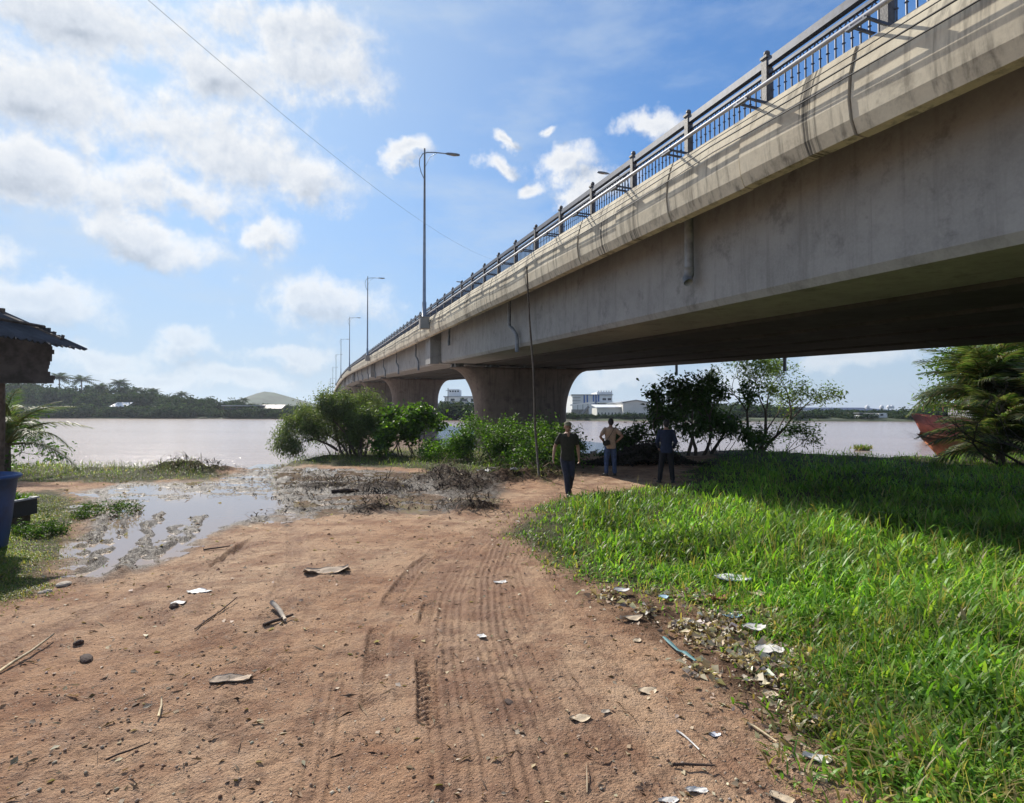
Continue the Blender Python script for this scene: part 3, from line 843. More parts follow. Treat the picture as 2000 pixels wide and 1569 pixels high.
# ------------------------------------------------------------------ street lamps
def lamp(s, side, label):
    w = 5.62 if side < 0 else 19.3
    sg = 1 if side < 0 else -1
    base = Bv(s, w, 3.42)
    t = thing('street_lamp', base, label, 'street lamp', 'street lamps along the bridge')
    hb = grade(s)
    top = hb + (13.55 if side < 0 else 14.5)
    def L(dw, z): p = base + WD * (dw * sg); return (p.x, p.y, z)
    m_ = MB(); m_.box(L(0, hb + 3.73), (.52, .46, .62), BA); m_.box(L(0, hb + 4.055), (.58, .52, .03), BA); m_.build('pedestal', M['girder'], t)
    m_ = MB(); m_.tube([L(0, hb + 4.07), L(0, hb + 4.9), L(0, hb + 4.95), L(0, top)], [.13, .12, .095, .045], 12); m_.build('pole', M['lamp_steel'], t, True)
    m_ = MB(); m_.tube([L(-.02, top - 1.75), L(-.20, top - 1.35), L(-.30, top - .95), L(-.27, top - .6), L(-.12, top - .32), L(.15, top - .2), L(.6, top - .14), L(1.25, top - .12)], [.022, .024, .024, .026, .028, .03, .032, .032], 8)
    m_.tube([L(.05, top - 1.0), L(.3, top - .45), L(.7, top - .16)], .012, 6)
    m_.build('arm', M['lamp_steel'], t, True)
    hd = MB()
    pr = [(-.02, .05), (.10, .10), (.35, .16), (.62, .15), (.78, .09), (.82, .03)]
    vs = []; fs = []
    for (x, hw) in pr:
        z0 = top - .12 + .02 * x
        for (a_, c_) in ((-1, -.25), (-.75, .45), (0, .7), (.75, .45), (1, -.25), (0, -.35)):
            p = base + WD * ((1.2 + x) * sg) + SD * (a_ * hw)
            vs.append((p.x, p.y, z0 + c_ * min(.1, hw)))
    for i in range(len(pr) - 1):
        for k in range(6):
            k2 = (k + 1) % 6; fs.append((i * 6 + k, i * 6 + k2, (i + 1) * 6 + k2, (i + 1) * 6 + k))
    fs += [tuple(range(6)), tuple(len(pr) * 6 - 6 + k for k in range(6))]
    hd.add(vs, fs); ho = hd.build('lamp_head', M['lamp_steel'], t, True)
    m_ = MB(); p = L(1.66, top - .155); m_.ball(p, (.2, .11, .035), 10, 6, Matrix.Rotation(BA, 3, 'Z'))
    m_.build('lamp_cover', M['lamp_glass'], t, True)
    return t
near_l = ['nearest tall street lamp, whose pedestal hangs on the river side of the bridge', 'second street lamp along the near edge of the bridge, left of the nearest', 'third street lamp along the near edge of the bridge', 'fourth street lamp along the near edge, where the bridge crests', 'fifth street lamp along the near edge, thin and far off', 'sixth street lamp along the near edge, very thin', 'farthest street lamp still standing out beyond the crest']
for k, l in enumerate(near_l): lamp((32.6, 72.0, 113.5, 156.0, 198.0, 240.0, 282.0)[k], -1, l)
far_l = ['street lamp behind the railing whose head peeps over the near deck', 'street lamp on the far edge of the deck, second head above the railing']
for k, l in enumerate(far_l): lamp((34.5, 75.8)[k], 1, l)

# ------------------------------------------------------------------ plants
def blades(name, P, L, Wd, az, lean, droop, tint, seg=3, twist=None):
    """arched grass blades or long leaves, all numpy. P (n,3), L, Wd, az, lean, droop (n,), tint (n,3)"""
    n = len(P)
    ts = np.linspace(0, 1, seg + 1)
    ca, sa = np.cos(az), np.sin(az)
    V = []
    prof = {3: [.55, 1.0, .72, 0], 2: [.7, 1.0, 0], 4: [.5, .95, 1.0, .6, 0]}[seg]
    for k, t in enumerate(ts):
        r = L * lean * t ** 1.5; z = L * (t * np.sqrt(np.maximum(0.05, 1 - lean ** 2 * .6)) - droop * t ** 2.4)
        cx = P[:, 0] + ca * r; cy = P[:, 1] + sa * r; cz = P[:, 2] + z
        w = Wd * prof[k] / 2
        if k < seg:
            V.append(np.stack([cx - sa * w, cy + ca * w, cz], -1)); V.append(np.stack([cx + sa * w, cy - ca * w, cz], -1))
        else: V.append(np.stack([cx, cy, cz], -1))
    V = np.stack(V, 1); k = V.shape[1]
    base = np.arange(n)[:, None] * k
    q = np.concatenate([base + np.array([[2 * i, 2 * i + 1, 2 * i + 3, 2 * i + 2]]) for i in range(seg - 1)], 0)
    t_ = base + np.array([[2 * seg - 2, 2 * seg - 1, 2 * seg]])
    T = np.concatenate([np.repeat(tint[:, None, :], k, 1), np.ones((n, k, 1))], -1).reshape(-1, 4)
    return np_mesh(name, V.reshape(-1, 3), [q, t_], True, {'tint': T})
RS = np.random.RandomState(42)
def tint_mix(n, cols, var=.25, rs=RS):
    c = np.array(cols)[rs.randint(0, len(cols), n)]
    c2 = np.array(cols)[rs.randint(0, len(cols), n)]
    t = rs.rand(n, 1); c = c * t + c2 * (1 - t)
    return c * (1 + var * (rs.rand(n, 1) * 2 - 1)) * (1 + .08 * (rs.rand(n, 3) * 2 - 1))
GREENS = [(.13, .28, .035), (.19, .34, .05), (.09, .22, .035), (.26, .40, .08)]
DRY = [(.30, .25, .11), (.22, .20, .08), (.38, .32, .18)]
def scatter(n, y0, y1, xr, fn, rs, power=1.0):
    """points spread so that nearer ground gets more of them"""
    u = rs.rand(n)
    if power == 0: y = y0 + (y1 - y0) * u
    else: y = (y0 ** -power + u * (y1 ** -power - y0 ** -power)) ** (-1 / power)
    x = (rs.rand(n) * 2 - 1) * xr * y + 0
    d = fn(x, y); k = rs.rand(n) < d
    return x[k], y[k]
def grass_patch(name, label, poly, n, y0, y1, u0, u1, hl, wd, cols, dryf, rs, fmin=.05, power=.6, lean=(.25, .9), droop=(.15, .75), edge=1.6, clump=2.2):
    u = rs.rand(n); y = (y0 ** -power + u * (y1 ** -power - y0 ** -power)) ** (-1 / power)
    x = (u0 + (u1 - u0) * rs.rand(n)) * y
    sd = sd_poly(x, y, poly) + ((fbm(x, y, 1.6, 4, 5) - .5) * 1.0 + (fbm(x, y, 5, 3, 9) - .5) * .35) * np.clip(y / 12, .25, 1.6) * .8
    dens = sstep(-.15, .5, sd) * (.22 + .78 * sstep(.34, .54, fbm(x, y, clump, 3, 91)))
    k = rs.rand(n) < dens + sstep(-.5, 0, sd) * fmin
    shore = sd_poly(x, y, SHORE); k &= shore > -.5
    x, y, sd = x[k], y[k], sd[k]
    z = ground_h(x, y) - .01
    m = len(x)
    big = .35 + .65 * sstep(0, edge, sd)
    L = (hl[0] + (hl[1] - hl[0]) * rs.rand(m) ** 1.3) * big * (.35 + 1.25 * fbm(x, y, .9, 4, 95))
    Wd = (wd[0] + (wd[1] - wd[0]) * rs.rand(m) ** 1.5) * (.6 + .4 * big)
    c = tint_mix(m, cols, .25, rs)
    dry = rs.rand(m) < dryf + .35 * (1 - sstep(0, .9, sd))
    c[dry] = tint_mix(dry.sum(), DRY, .25, rs)
    patch = np.clip((fbm(x, y, .9, 4, 97)[:, None] - .5) * 2.0 + 1, .45, 1.5)
    c = c * patch
    # blades start part-way up a stem where the stand is tall
    lift = np.where(rs.rand(m) < .55, rs.rand(m) * .45, 0) * L * sstep(.2, 1, big)
    P = np.stack([x, y, z + lift * .8], -1)
    me = blades(name, P, L * (1 - .25 * (lift > 0)), Wd, rs.rand(m) * 2 * pi, lean[0] + (lean[1] - lean[0]) * rs.rand(m), droop[0] + (droop[1] - droop[0]) * rs.rand(m), c)
    o = link(name, me, M['grass']); tag(o, label, 'grass', kind='stuff')
    return o
rs = np.random.RandomState(1)
grass_patch('tall_grass', 'dense bright green broad-bladed grass filling the ground right of the dirt track', P_MAIN, 225000, 2.2, 36, -.05, 1.15, (.16, .50), (.012, .034), GREENS, .04, rs, power=.75)
grass_patch('low_grass', 'fine short grass and weeds along the edge of the dirt on the right', P_MAIN, 60000, 2.2, 12, -.05, 1.1, (.05, .15), (.003, .007), GREENS + [(.16, .17, .05)], .25, rs, power=.75, fmin=.5)
grass_patch('low_grass', 'short green weeds in front of the blue tub at the left edge', P_LEFT, 120000, 5.2, 13.5, -1.0, -.68, (.06, .20), (.005, .014), [(.10, .18, .03), (.14, .215, .04), (.17, .19, .06)], .15, rs, power=.5)
grass_patch('bank_grass', 'strip of grass on the river bank left of the puddle', P_BANK, 40000, 14, 27, -1.2, -.3, (.12, .42), (.008, .018), [(.10, .17, .03), (.13, .20, .04), (.16, .19, .06)], .15, rs, power=.2)
grass_patch('bank_grass', 'green grass between the muddy ground and the bushes at the pier', P_MID, 42000, 14, 32, -.5, .2, (.10, .42), (.008, .018), [(.09, .17, .025), (.13, .215, .03), (.16, .20, .05)], .10, rs, power=.2)

rs = np.random.RandomState(31)
grass_patch('dry_grass', 'dead straw-coloured stems standing among the green grass on the right', P_MAIN, 16000, 2.2, 22, -.05, 1.15, (.25, .62), (.003, .007), [(.36, .31, .15), (.26, .25, .10), (.45, .38, .2)], 0, rs, power=.6, lean=(.1, .7), droop=(.0, .4), clump=1.2)
rs = np.random.RandomState(32)
grass_patch('broad_grass', 'tufts of extra broad pale leaves in the tall grass', P_MAIN, 15000, 2.2, 22, .0, 1.15, (.22, .55), (.022, .045), [(.20, .36, .07), (.15, .30, .05), (.26, .38, .10)], .05, rs, power=.7, lean=(.5, 1.1), droop=(.2, .8), clump=1.0)
# small broad-leaved weeds and dry straw on the dirt: too many to count
def leaf_quads(name, C, A, Nn, L, Wd, tint, fold=.18):
    """leaves: centre C, long axis A, normal Nn"""
    n = len(C)
    A = A / (np.linalg.norm(A, axis=1, keepdims=True) + 1e-9)
    S_ = np.cross(Nn, A); S_ /= (np.linalg.norm(S_, axis=1, keepdims=True) + 1e-9)
    U = np.cross(A, S_)
    L = L[:, None]; Wd = Wd[:, None]
    V = np.stack([C - A * L / 2, C - A * L * .08 + S_ * Wd / 2 + U * Wd * fold, C + A * L / 2 - U * L * .12, C - A * L * .08 - S_ * Wd / 2 + U * Wd * fold], 1)
    base = np.arange(n)[:, None] * 4
    tr = np.concatenate([base + np.array([[0, 1, 2]]), base + np.array([[0, 2, 3]])], 0)
    T = np.concatenate([np.repeat(tint[:, None, :], 4, 1), np.ones((n, 4, 1))], -1).reshape(-1, 4)
    return np_mesh(name, V.reshape(-1, 3), [tr], False, {'tint': T})
def rdir(n, rs, zb=0.0, zs=1.0):
    v = rs.randn(n, 3); v[:, 2] = v[:, 2] * zs + zb
    return v / np.linalg.norm(v, axis=1, keepdims=True)
# leaf litter
rs = np.random.RandomState(9)
n = 42000
y = 2.2 + 26 * rs.rand(n) ** 1.6; x = (rs.rand(n) * 2.2 - 1.1) * y
g_, m_, p_, l_, s_ = zones(x, y)
pr = .13 + .9 * sstep(-.3, .2, l_) + .22 * sstep(-1.2, .2, g_) * (g_ < .6) + .25 * sstep(0, .6, m_)
k = (rs.rand(n) < pr) & (s_ > 0)
x, y = x[k], y[k]; n = len(x); z = ground_h(x, y) + .006
sz = (.014 + .055 * rs.rand(n) ** 2.0) * np.clip(y / 6, 1.0, 2.0)
c = tint_mix(n, [(.50, .41, .29), (.34, .23, .14), (.16, .10, .065), (.62, .54, .42), (.10, .065, .045)], .3, rs)
lit_me = leaf_quads('leaf_litter', np.stack([x, y, z], -1), rdir(n, rs, 0, .15), rdir(n, rs, 2.2, .5), sz, sz * (.35 + .4 * rs.rand(n)), c, .1)
o = link('leaf_litter', lit_me, M['dryleaf']); tag(o, 'dead leaves and scraps strewn over the dirt and the grass edge', 'leaf litter', kind='stuff')
# rubbish and dead leaves heaped along the grass edge
PP = GR([(1180,1160),(1370,1140),(1500,1155),(1570,1280),(1650,1400),(1560,1430),(1430,1370),(1330,1290),(1230,1220)])
n = 15000
y = 3.4 + 3.8 * rs.rand(n); x = (.1 + .55 * rs.rand(n)) * y
k = rs.rand(n) < sstep(-.1, .35, sd_poly(x, y, PP) + (fbm(x, y, 2.5, 3, 15) - .5) * .8) * sstep(.40, .62, fbm(x, y, 3.2, 3, 16) + .05)
x, y = x[k], y[k]; n = len(x); z = ground_h(x, y) + .012 + .03 * rs.rand(n)
sz = .025 + .075 * rs.rand(n) ** 1.8
c = tint_mix(n, [(.66, .57, .43), (.50, .39, .26), (.22, .14, .09), (.74, .70, .63), (.10, .07, .05), (.60, .50, .36)], .3, rs)
o = link('dead_leaf_heap', leaf_quads('dead_leaf_heap', np.stack([x, y, z], -1), rdir(n, rs, 0, .45), rdir(n, rs, .9, .8), sz, sz * (.45 + .45 * rs.rand(n)), c, .22), M['dryleaf']); tag(o, 'heaped dead leaves and torn scraps where the grass meets the dirt', 'leaf litter', kind='stuff')
# gravel
n = 15000
y = 2.3 + 14 * rs.rand(n) ** 1.5; x = (rs.rand(n) * 2.0 - 1.0) * y
g_, m_, p_, l_, s_ = zones(x, y)
k = (rs.rand(n) < (.25 + .75 * sstep(.42, .62, fbm(x, y, 1.7, 3, 3))) * (g_ < .2) * (p_ < 0))
x, y = x[k], y[k]; n = len(x); z = ground_h(x, y)
r = .003 + .011 * rs.rand(n) ** 3.5
oc = np.array([(1,0,0),(0,1,0),(-1,0,0),(0,-1,0),(0,0,.75),(0,0,-.5)])
V = oc[None] * r[:, None, None] * (.6 + .8 * rs.rand(n, 6, 1)) + np.stack([x, y, z + r * .3], -1)[:, None, :]
F8 = np.array([(0,1,4),(1,2,4),(2,3,4),(3,0,4),(1,0,5),(2,1,5),(3,2,5),(0,3,5)])
Fg = (np.arange(n)[:, None, None] * 6 + F8[None]).reshape(-1, 3)
c = tint_mix(n, [(.40, .30, .22), (.28, .17, .11), (.52, .45, .36), (.20, .12, .08)], .25, rs)
T = np.concatenate([np.repeat(c[:, None, :], 6, 1), np.ones((n, 6, 1))], -1).reshape(-1, 4)
o = link('gravel', np_mesh('gravel', V.reshape(-1, 3), [Fg], False, {'tint': T}), M['dryleaf']); tag(o, 'small stones and clods scattered over the dirt track', 'gravel', kind='stuff')
# straw, reeds and sticks raked over the mud
n = 26000
y = 9 + 14 * rs.rand(n); x = (-.9 + 1.0 * rs.rand(n)) * y
hm = np.zeros(n)
for (cx, cy), r_, h_ in HEAPS: hm = np.maximum(hm, np.exp(-((x - cx) ** 2 + (y - cy) ** 2) / (r_ * 1.0) ** 2))
g_, m_, p_, l_, s_ = zones(x, y)
xs1 = sstep(-.62, -.28, x / y)
k = rs.rand(n) < np.maximum(hm * 1.0, .36 * sstep(0, .5, m_) * (p_ < 0) * xs1 * sstep(.38, .6, fbm(x, y, 1.4, 3, 55)))
x, y, hm = x[k], y[k], hm[k]; n = len(x)
z = ground_h(x, y) + .01
c = tint_mix(n, [(.025, .020, .018), (.045, .033, .026), (.08, .06, .045), (.016, .013, .012), (.26, .21, .15)], .3, rs)
me = blades('river_straw', np.stack([x, y, z + .16 * hm * rs.rand(n)], -1), .18 + .42 * rs.rand(n) * (.5 + .7 * hm), .010 + .022 * rs.rand(n), rs.rand(n) * 2 * pi, .95 + .35 * rs.rand(n), .42 + .42 * rs.rand(n) - .6 * hm * rs.rand(n), c)
o = link('river_straw', me, M['straw_mat']); tag(o, 'dark wet straw and reeds raked in heaps over the mud', 'straw', kind='stuff')

# --- branching plants
def grow(start, d, length, rad, depth, rs, spread=.6, up=.15, nseg=4, kids=3, wob=.18, taper=.55, tips=None, segs=None, ratio=.68):
    pts = [Vector(start)]; d = Vector(d).normalized(); p = Vector(start); L = length / nseg
    for i in range(nseg):
        d = (d + Vector((rs.randn() * wob, rs.randn() * wob, rs.randn() * wob * .6 + up * .25))).normalized()
        p = p + d * L; pts.append(p.copy())
    rr = [rad * (1 - (1 - taper) * i / nseg) for i in range(nseg + 1)]
    segs.append((pts, rr))
    if depth == 0:
        tips.extend([(q, d.copy()) for q in pts[1:]]); return
    for k in range(kids):
        q = pts[-1] if k < 2 else pts[rs.randint(max(1, nseg // 2), nseg + 1)]
        az = rs.rand() * 2 * pi; sp = spread * (.6 + .8 * rs.rand())
        o_ = d.orthogonal().normalized(); o_ = Matrix.Rotation(az, 3, d) @ o_
        nd = (d * cos(sp) + o_ * sin(sp) + Vector((0, 0, up))).normalized()
        grow(q, nd, length * ratio * (.8 + .4 * rs.rand()), rr[-1] * .8, depth - 1, rs, spread, up, nseg, kids, wob, taper, tips, segs, ratio)
def leafy(tips, nper, sp, L, Wd, cols, rs, droop=0.0, flat=.6, var=.3, zsq=1.0, keep=None):
    T = np.array([t[0][:] for t in tips]); D = np.array([t[1][:] for t in tips])
    idx = np.repeat(np.arange(len(T)), nper); n = len(idx)
    C = T[idx] + rs.randn(n, 3) * np.array([sp, sp, sp * zsq])
    if keep is not None: C[:, 2] = np.maximum(C[:, 2], keep + rs.rand(n) * .3)
    A = D[idx] * .5 + rdir(n, rs, -droop * 1.6, .8)
    Nn = rdir(n, rs, flat, 1.0)
    l = L * (.6 + .8 * rs.rand(n)); w = Wd * (.6 + .8 * rs.rand(n))
    cl = tint_mix(n, cols, var, rs)
    shade = (.75 + .5 * rs.rand(len(T)))[idx][:, None]
    return C, A, Nn, l, w, cl * shade
def plant(name, label, cat, base, trunks, leaf, seed, group=None, bark='bark', mat='leaf', crown_name='foliage', rmin=0.0):
    rs = np.random.RandomState(seed)
    t = thing(name, base, label, cat, group)
    tips = []; segs = []
    for tr in trunks(rs): grow(tips=tips, segs=segs, rs=rs, **tr)
    m_ = MB()
    for pts, rr in segs:
        if rr[0] < rmin: continue
        m_.tube(pts, rr, 6 if rr[0] > .03 else 4, caps=False)
    m_.build('trunk' if cat == 'tree' else 'stem', M[bark], t, True)
    if leaf:
        C, A, Nn, l, w, cl = leaf(tips, rs)
        C = C - np.array(t.location)[None]
        link(crown_name, leaf_quads(crown_name, C, A, Nn, l, w, cl), M[mat], t)
    return t
V3 = Vector
def bush_tr(base, n, h, sp, rad=.03, depth=2, spread=.6, kids=3, up=.12, ratio=.62):
    def f(rs):
        out = []
        for k in range(n):
            a = 2 * pi * k / n + rs.rand()
            out.append(dict(start=Vector(base) + V3((cos(a) * sp * .25, sin(a) * sp * .25, -.05)), d=(cos(a) * sp * rs.rand(), sin(a) * sp * rs.rand(), 1.0), length=h * (.35 + .2 * rs.rand()), rad=rad, depth=depth, spread=spread, up=up, kids=kids, ratio=ratio))
        return out
    return f
# willow-like tree leaning out over the water
bx = GP(684, 893)
def willow(rs):
    out = []
    for k in range(5):
        a = -.9 + k * .34
        out.append(dict(start=bx + V3((.16 * k - .2, 0, -.1)), d=(sin(a) * 1.0 - .25, rs.randn() * .3, 1.1), length=1.25, rad=.06, depth=3, spread=.55, up=.05, kids=3, ratio=.66))
    for k in range(3):
        out.append(dict(start=bx + V3((-.5, 0, .2)), d=(-1.1, rs.randn() * .3, .75 + .2 * k), length=1.1, rad=.05, depth=3, spread=.5, up=-.03, kids=3, ratio=.62))
    return out
plant('willow_tree', 'light green willow-like tree with drooping leaves, leaning over the water before the far piers', 'tree', bx, willow,
      lambda tips, rs: leafy(tips, 30, .16, .12, .034, [(.095, .14, .06), (.13, .175, .08), (.065, .11, .045), (.18, .215, .12)], rs, droop=.9, flat=.2, zsq=1.2), 21)
b_ = GP(706, 896)
plant('bush', 'dense small-leaved bush filling the right side of the willow-like tree', 'bush', b_, bush_tr(b_, 5, 2.0, .5, .03, 3, .45, 3, .1, .62), lambda tips, rs: leafy(tips, 10, .15, .12, .04, [(.085, .13, .05), (.11, .155, .06), (.06, .10, .04)], rs, droop=.5), 22)
b_ = GP(655, 893)
plant('bush', 'drooping small-leaved bush at the left foot of the willow-like tree', 'bush', b_, bush_tr(b_, 6, 1.5, .9, .025, 2, .6, 3, .0, .7), lambda tips, rs: leafy(tips, 26, .20, .12, .036, [(.09, .14, .055), (.13, .17, .075), (.065, .11, .045)], rs, droop=.8), 23)
# broad-leaved saplings in front of the second pier
BR = [(.11, .22, .03), (.15, .27, .04), (.075, .16, .025), (.055, .12, .02)]
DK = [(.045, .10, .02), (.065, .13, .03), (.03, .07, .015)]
for (px, py, h, sp, label, seed) in (
    (752, 892, 2.5, .9, 'broad-leaved sapling just right of the willow-like tree, before the second pier', 31),
    (815, 893, 2.2, .8, 'tall broad-leaved sapling centred on the second pier', 32),
    (788, 896, 1.5, 1.1, 'low dark broad-leaved bush between the two saplings at the second pier', 33)):
    b_ = GP(px, py)
    plant('sapling', label, 'sapling', b_, bush_tr(b_, 4, h, sp), lambda tips, rs: leafy(tips, 11, .15, .20, .115, BR + DK, rs, droop=.35, flat=.8), seed, 'broad-leaved saplings at the second pier')
for (px, py, h, sp, label, cols, L, seed, dp) in (
    (870, 900, 1.25, 1.5, 'low round bright green bush in front of the gap between the first two piers', BR, .11, 41, 1),
    (945, 905, 1.7, 1.6, 'dense green bush at the left foot of the nearest pier', BR + DK, .10, 42, 2),
    (1000, 912, 2.1, 1.8, 'dense twiggy bush in front of the middle of the nearest pier', BR + DK + DK, .09, 43, 2),
    (1062, 915, 2.2, 1.3, 'leafy bush with bright top leaves right of the leaning pole', BR + DK, .11, 44, 2),
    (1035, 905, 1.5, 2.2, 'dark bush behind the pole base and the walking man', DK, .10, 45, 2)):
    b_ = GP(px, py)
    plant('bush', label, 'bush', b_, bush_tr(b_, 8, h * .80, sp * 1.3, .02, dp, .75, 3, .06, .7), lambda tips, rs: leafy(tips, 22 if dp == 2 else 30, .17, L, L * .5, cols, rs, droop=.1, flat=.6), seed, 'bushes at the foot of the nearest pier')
# dead twigs sticking out of the bushes
for (px, py, ty, lx, label) in ((1012, 915, 800, -8, 'thin dead branch rising left of the tall pole'), (895, 890, 830, 25, 'short bare stick poking up over the water left of the nearest pier')):
    b_ = GP(px, py); tp = at(px + lx, ty, b_.y)
    t = thing('dead_branch', b_, label, 'branch')
    m_ = MB(); mid = b_.lerp(tp, .5) + V3((.05, 0, 0)); m_.tube([b_, mid, tp], [.022, .016, .007], 5)
    for q in range(5):
        s_ = b_.lerp(tp, .35 + .13 * q); m_.tube([s_, s_ + V3(((-1) ** q * .22, .05, .2))], [.009, .003], 4)
    m_.build('stick', M['dead_wood'], t)
# dark tree under the bridge edge and pale airy tree behind it
bx2 = V3((8.3, 26.0, gz(8.3, 26.0)))
def dark_tr(rs):
    return [dict(start=bx2 + V3((.4 * k - .9, .2 * k, -.1)), d=(rs.randn() * .25 + .35 * (k - 2), rs.randn() * .25, 1), length=1.6, rad=.09, depth=3, spread=.75, up=.03, kids=3, ratio=.68) for k in range(5)]
def dark_leaf(tips, rs):
    C, A, Nn, l, w, c = leafy(tips, 13, .18, .24, .085, DK, rs, droop=.6, flat=.6)
    k = C[:, 2] < CAMZ + 2.05
    return C[k], A[k], Nn[k], l[k], w[k], c[k]
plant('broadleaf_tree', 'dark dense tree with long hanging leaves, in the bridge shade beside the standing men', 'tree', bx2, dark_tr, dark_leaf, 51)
bx3 = V3((12.0, 29.0, gz(12.0, 29.0)))
def airy_tr(rs):
    return [dict(start=bx3 + V3((.15 * k, 0, -.1)), d=(-.35 + .5 * k, rs.randn() * .2, 1.1), length=2.1, rad=.10, depth=4, spread=.55, up=.05, kids=3, ratio=.66, wob=.14) for k in range(3)]
plant('riverside_tree', 'pale airy tree with thin bare branches and sparse sunlit leaves on the river bank', 'tree', bx3, airy_tr,
      lambda tips, rs: leafy(tips[::2], 9, .18, .15, .06, [(.13, .20, .05), (.19, .26, .08), (.09, .15, .04)], rs, droop=.3), 52, bark='bark')
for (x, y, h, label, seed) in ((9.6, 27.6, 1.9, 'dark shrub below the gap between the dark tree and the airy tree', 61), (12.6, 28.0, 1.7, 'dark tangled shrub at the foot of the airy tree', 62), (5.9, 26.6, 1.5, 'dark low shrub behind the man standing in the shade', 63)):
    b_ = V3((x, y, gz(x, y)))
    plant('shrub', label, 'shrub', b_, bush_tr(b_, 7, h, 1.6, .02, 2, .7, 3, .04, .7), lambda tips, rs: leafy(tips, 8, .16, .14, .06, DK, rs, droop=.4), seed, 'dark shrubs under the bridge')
# tall sunlit tree behind the palms on the right
bx4 = V3((23.4, 24.6, gz(23.4, 24.6)))
plant('leafy_tree', 'tall bushy green tree rising behind the feathery palms at the right edge', 'tree', bx4,
      lambda rs: [dict(start=bx4 + V3((.5 * k - 1, .3 * k, -.1)), d=(rs.randn() * .4 - .1, rs.randn() * .3, 1.2), length=2.3, rad=.12, depth=4, spread=.6, up=.10, kids=3, ratio=.68) for k in range(4)],
      lambda tips, rs: leafy(tips, 9, .25, .19, .07, [(.10, .19, .04), (.14, .24, .05), (.065, .13, .03)], rs, droop=.3), 53)

# --- palms made of separate fronds
def frond_mesh(name, length, rise, fall, nl, ll, rs, cols, wl=.035, curl=.5):
    """a feather leaf growing along +X from the origin"""
    n = 10; R = []
    for i in range(n + 1):
        t = i / n
        R.append(V3((length * (t - .12 * t * t), 0, length * (rise * t - fall * t * t))))
    V = []; Fq = []; Tn = []
    def addv(p, c): V.append(tuple(p)); Tn.append((*c, 1)); return len(V) - 1
    rc = (.16, .17, .06)
    for i in range(n):
        a, b2 = R[i], R[i + 1]; r0 = .018 * (1 - i / n) + .004; r1 = .018 * (1 - (i + 1) / n) + .004
        q = [addv(a + V3((0, r0, 0)), rc), addv(a - V3((0, r0, 0)), rc), addv(b2 - V3((0, r1, 0)), rc), addv(b2 + V3((0, r1, 0)), rc)]
        q2 = [addv(a + V3((0, 0, -r0 * 1.6)), rc), addv(b2 + V3((0, 0, -r1 * 1.6)), rc)]
        Fq += [q, [q[0], q[3], q2[1], q2[0]], [q[1], q2[0], q2[1], q[2]]]
    tri = []
    for k in range(nl):
        t = .14 + .86 * k / (nl - 1); f = t * n; i = min(n - 1, int(f)); p = R[i].lerp(R[i + 1], f - i)
        tang = (R[i + 1] - R[i]).normalized()
        le = ll * (sin(pi * (.18 + .8 * t)) ** .7) * (.85 + .3 * rs.rand())
        for sd_ in (-1, 1):
            d = (tang * (.55 + .5 * t) + V3((0, sd_ * 1.0, .25 + .1 * rs.randn()))).normalized()
            m1 = p + d * le * .5 + V3((0, 0, -le * .10 * curl * 2)); e = p + d * le * .95 + V3((0, 0, -le * curl * (.7 + .5 * rs.rand())))
            c = tuple(np.array(cols[rs.randint(len(cols))]) * (.75 + .5 * rs.rand()))
            wv = tang * wl / 2
            i0, i1, i2, i3, i4 = addv(p - wv * .4, c), addv(p + wv * .4, c), addv(m1 + wv, c), addv(m1 - wv, c), addv(e, c)
            Fq.append([i0, i1, i2, i3]); tri.append([i3, i2, i4])
    me = np_mesh(name, np.array(V), [np.array(Fq), np.array(tri)], True, {'tint': np.array(Tn)})
    me.materials.append(M['leaf'])
    return me
def palm(name, label, base, nf, length, trunk_h, trunk_r, meshes, rs, tilt=(0.15, 1.15), lean=(0, 0), group=None):
    t = thing(name, base, label, 'palm', group)
    m_ = MB(); pts = [V3(base) + V3((lean[0] * k / 6, lean[1] * k / 6, trunk_h * k / 6)) for k in range(7)]
    m_.tube(pts, [trunk_r * (1.25 - .3 * k / 6) for k in range(7)], 9); m_.build('trunk', M['bark'], t, True)
    top = V3((lean[0], lean[1], trunk_h))
    for k in range(nf):
        me = meshes[k % len(meshes)]
        o = bpy.data.objects.new('frond', me); COL.objects.link(o); o.parent = t
        o.location = top + V3((0, 0, -.06 * rs.rand()))
        az = k * 2.399 + rs.rand() * .5; ti = tilt[0] + (tilt[1] - tilt[0]) * ((k + .5) / nf) + rs.randn() * .06
        o.rotation_euler = (rs.randn() * .25, -ti, az)
        s_ = length * (.85 + .3 * rs.rand()); o.scale = (s_, s_, s_)
    return t
rs = np.random.RandomState(77)
PG = [(.055, .105, .035), (.085, .135, .05), (.14, .17, .09), (.035, .07, .025), (.12, .11, .065)]
fm = [frond_mesh('frond_leaf', 1.0, .45 + .1 * k, .55 + .15 * k, 34, .30, rs, PG, .024, .55) for k in range(4)]
for (x, y, nf, ln, th, label) in (
    (16.9, 20.4, 44, 2.5, .5, 'low feathery palm overhanging the red ship, nearest the dead branches'),
    (18.4, 20.0, 46, 2.9, 1.4, 'feathery palm at the right edge, in front of the other palms'),
    (17.9, 22.2, 46, 2.9, 2.2, 'tallest feathery palm, its leaves touching the bridge deck'),
    (19.9, 22.2, 46, 3.1, 2.6, 'feathery palm behind the front one at the right edge'),
    (20.9, 20.8, 40, 3.0, 1.6, 'feathery palm farthest right, partly outside the frame')):
    palm('feather_palm', label, V3((x, y, gz(x, y) - .05)), nf, ln, th, .13, fm, rs, (.0, 1.5), group='feathery palms on the right bank')
cm = [frond_mesh('frond_leaf', 1.0, .35 + .15 * k, .75 + .1 * k, 34, .24, rs, PG, .016, .6) for k in range(4)]
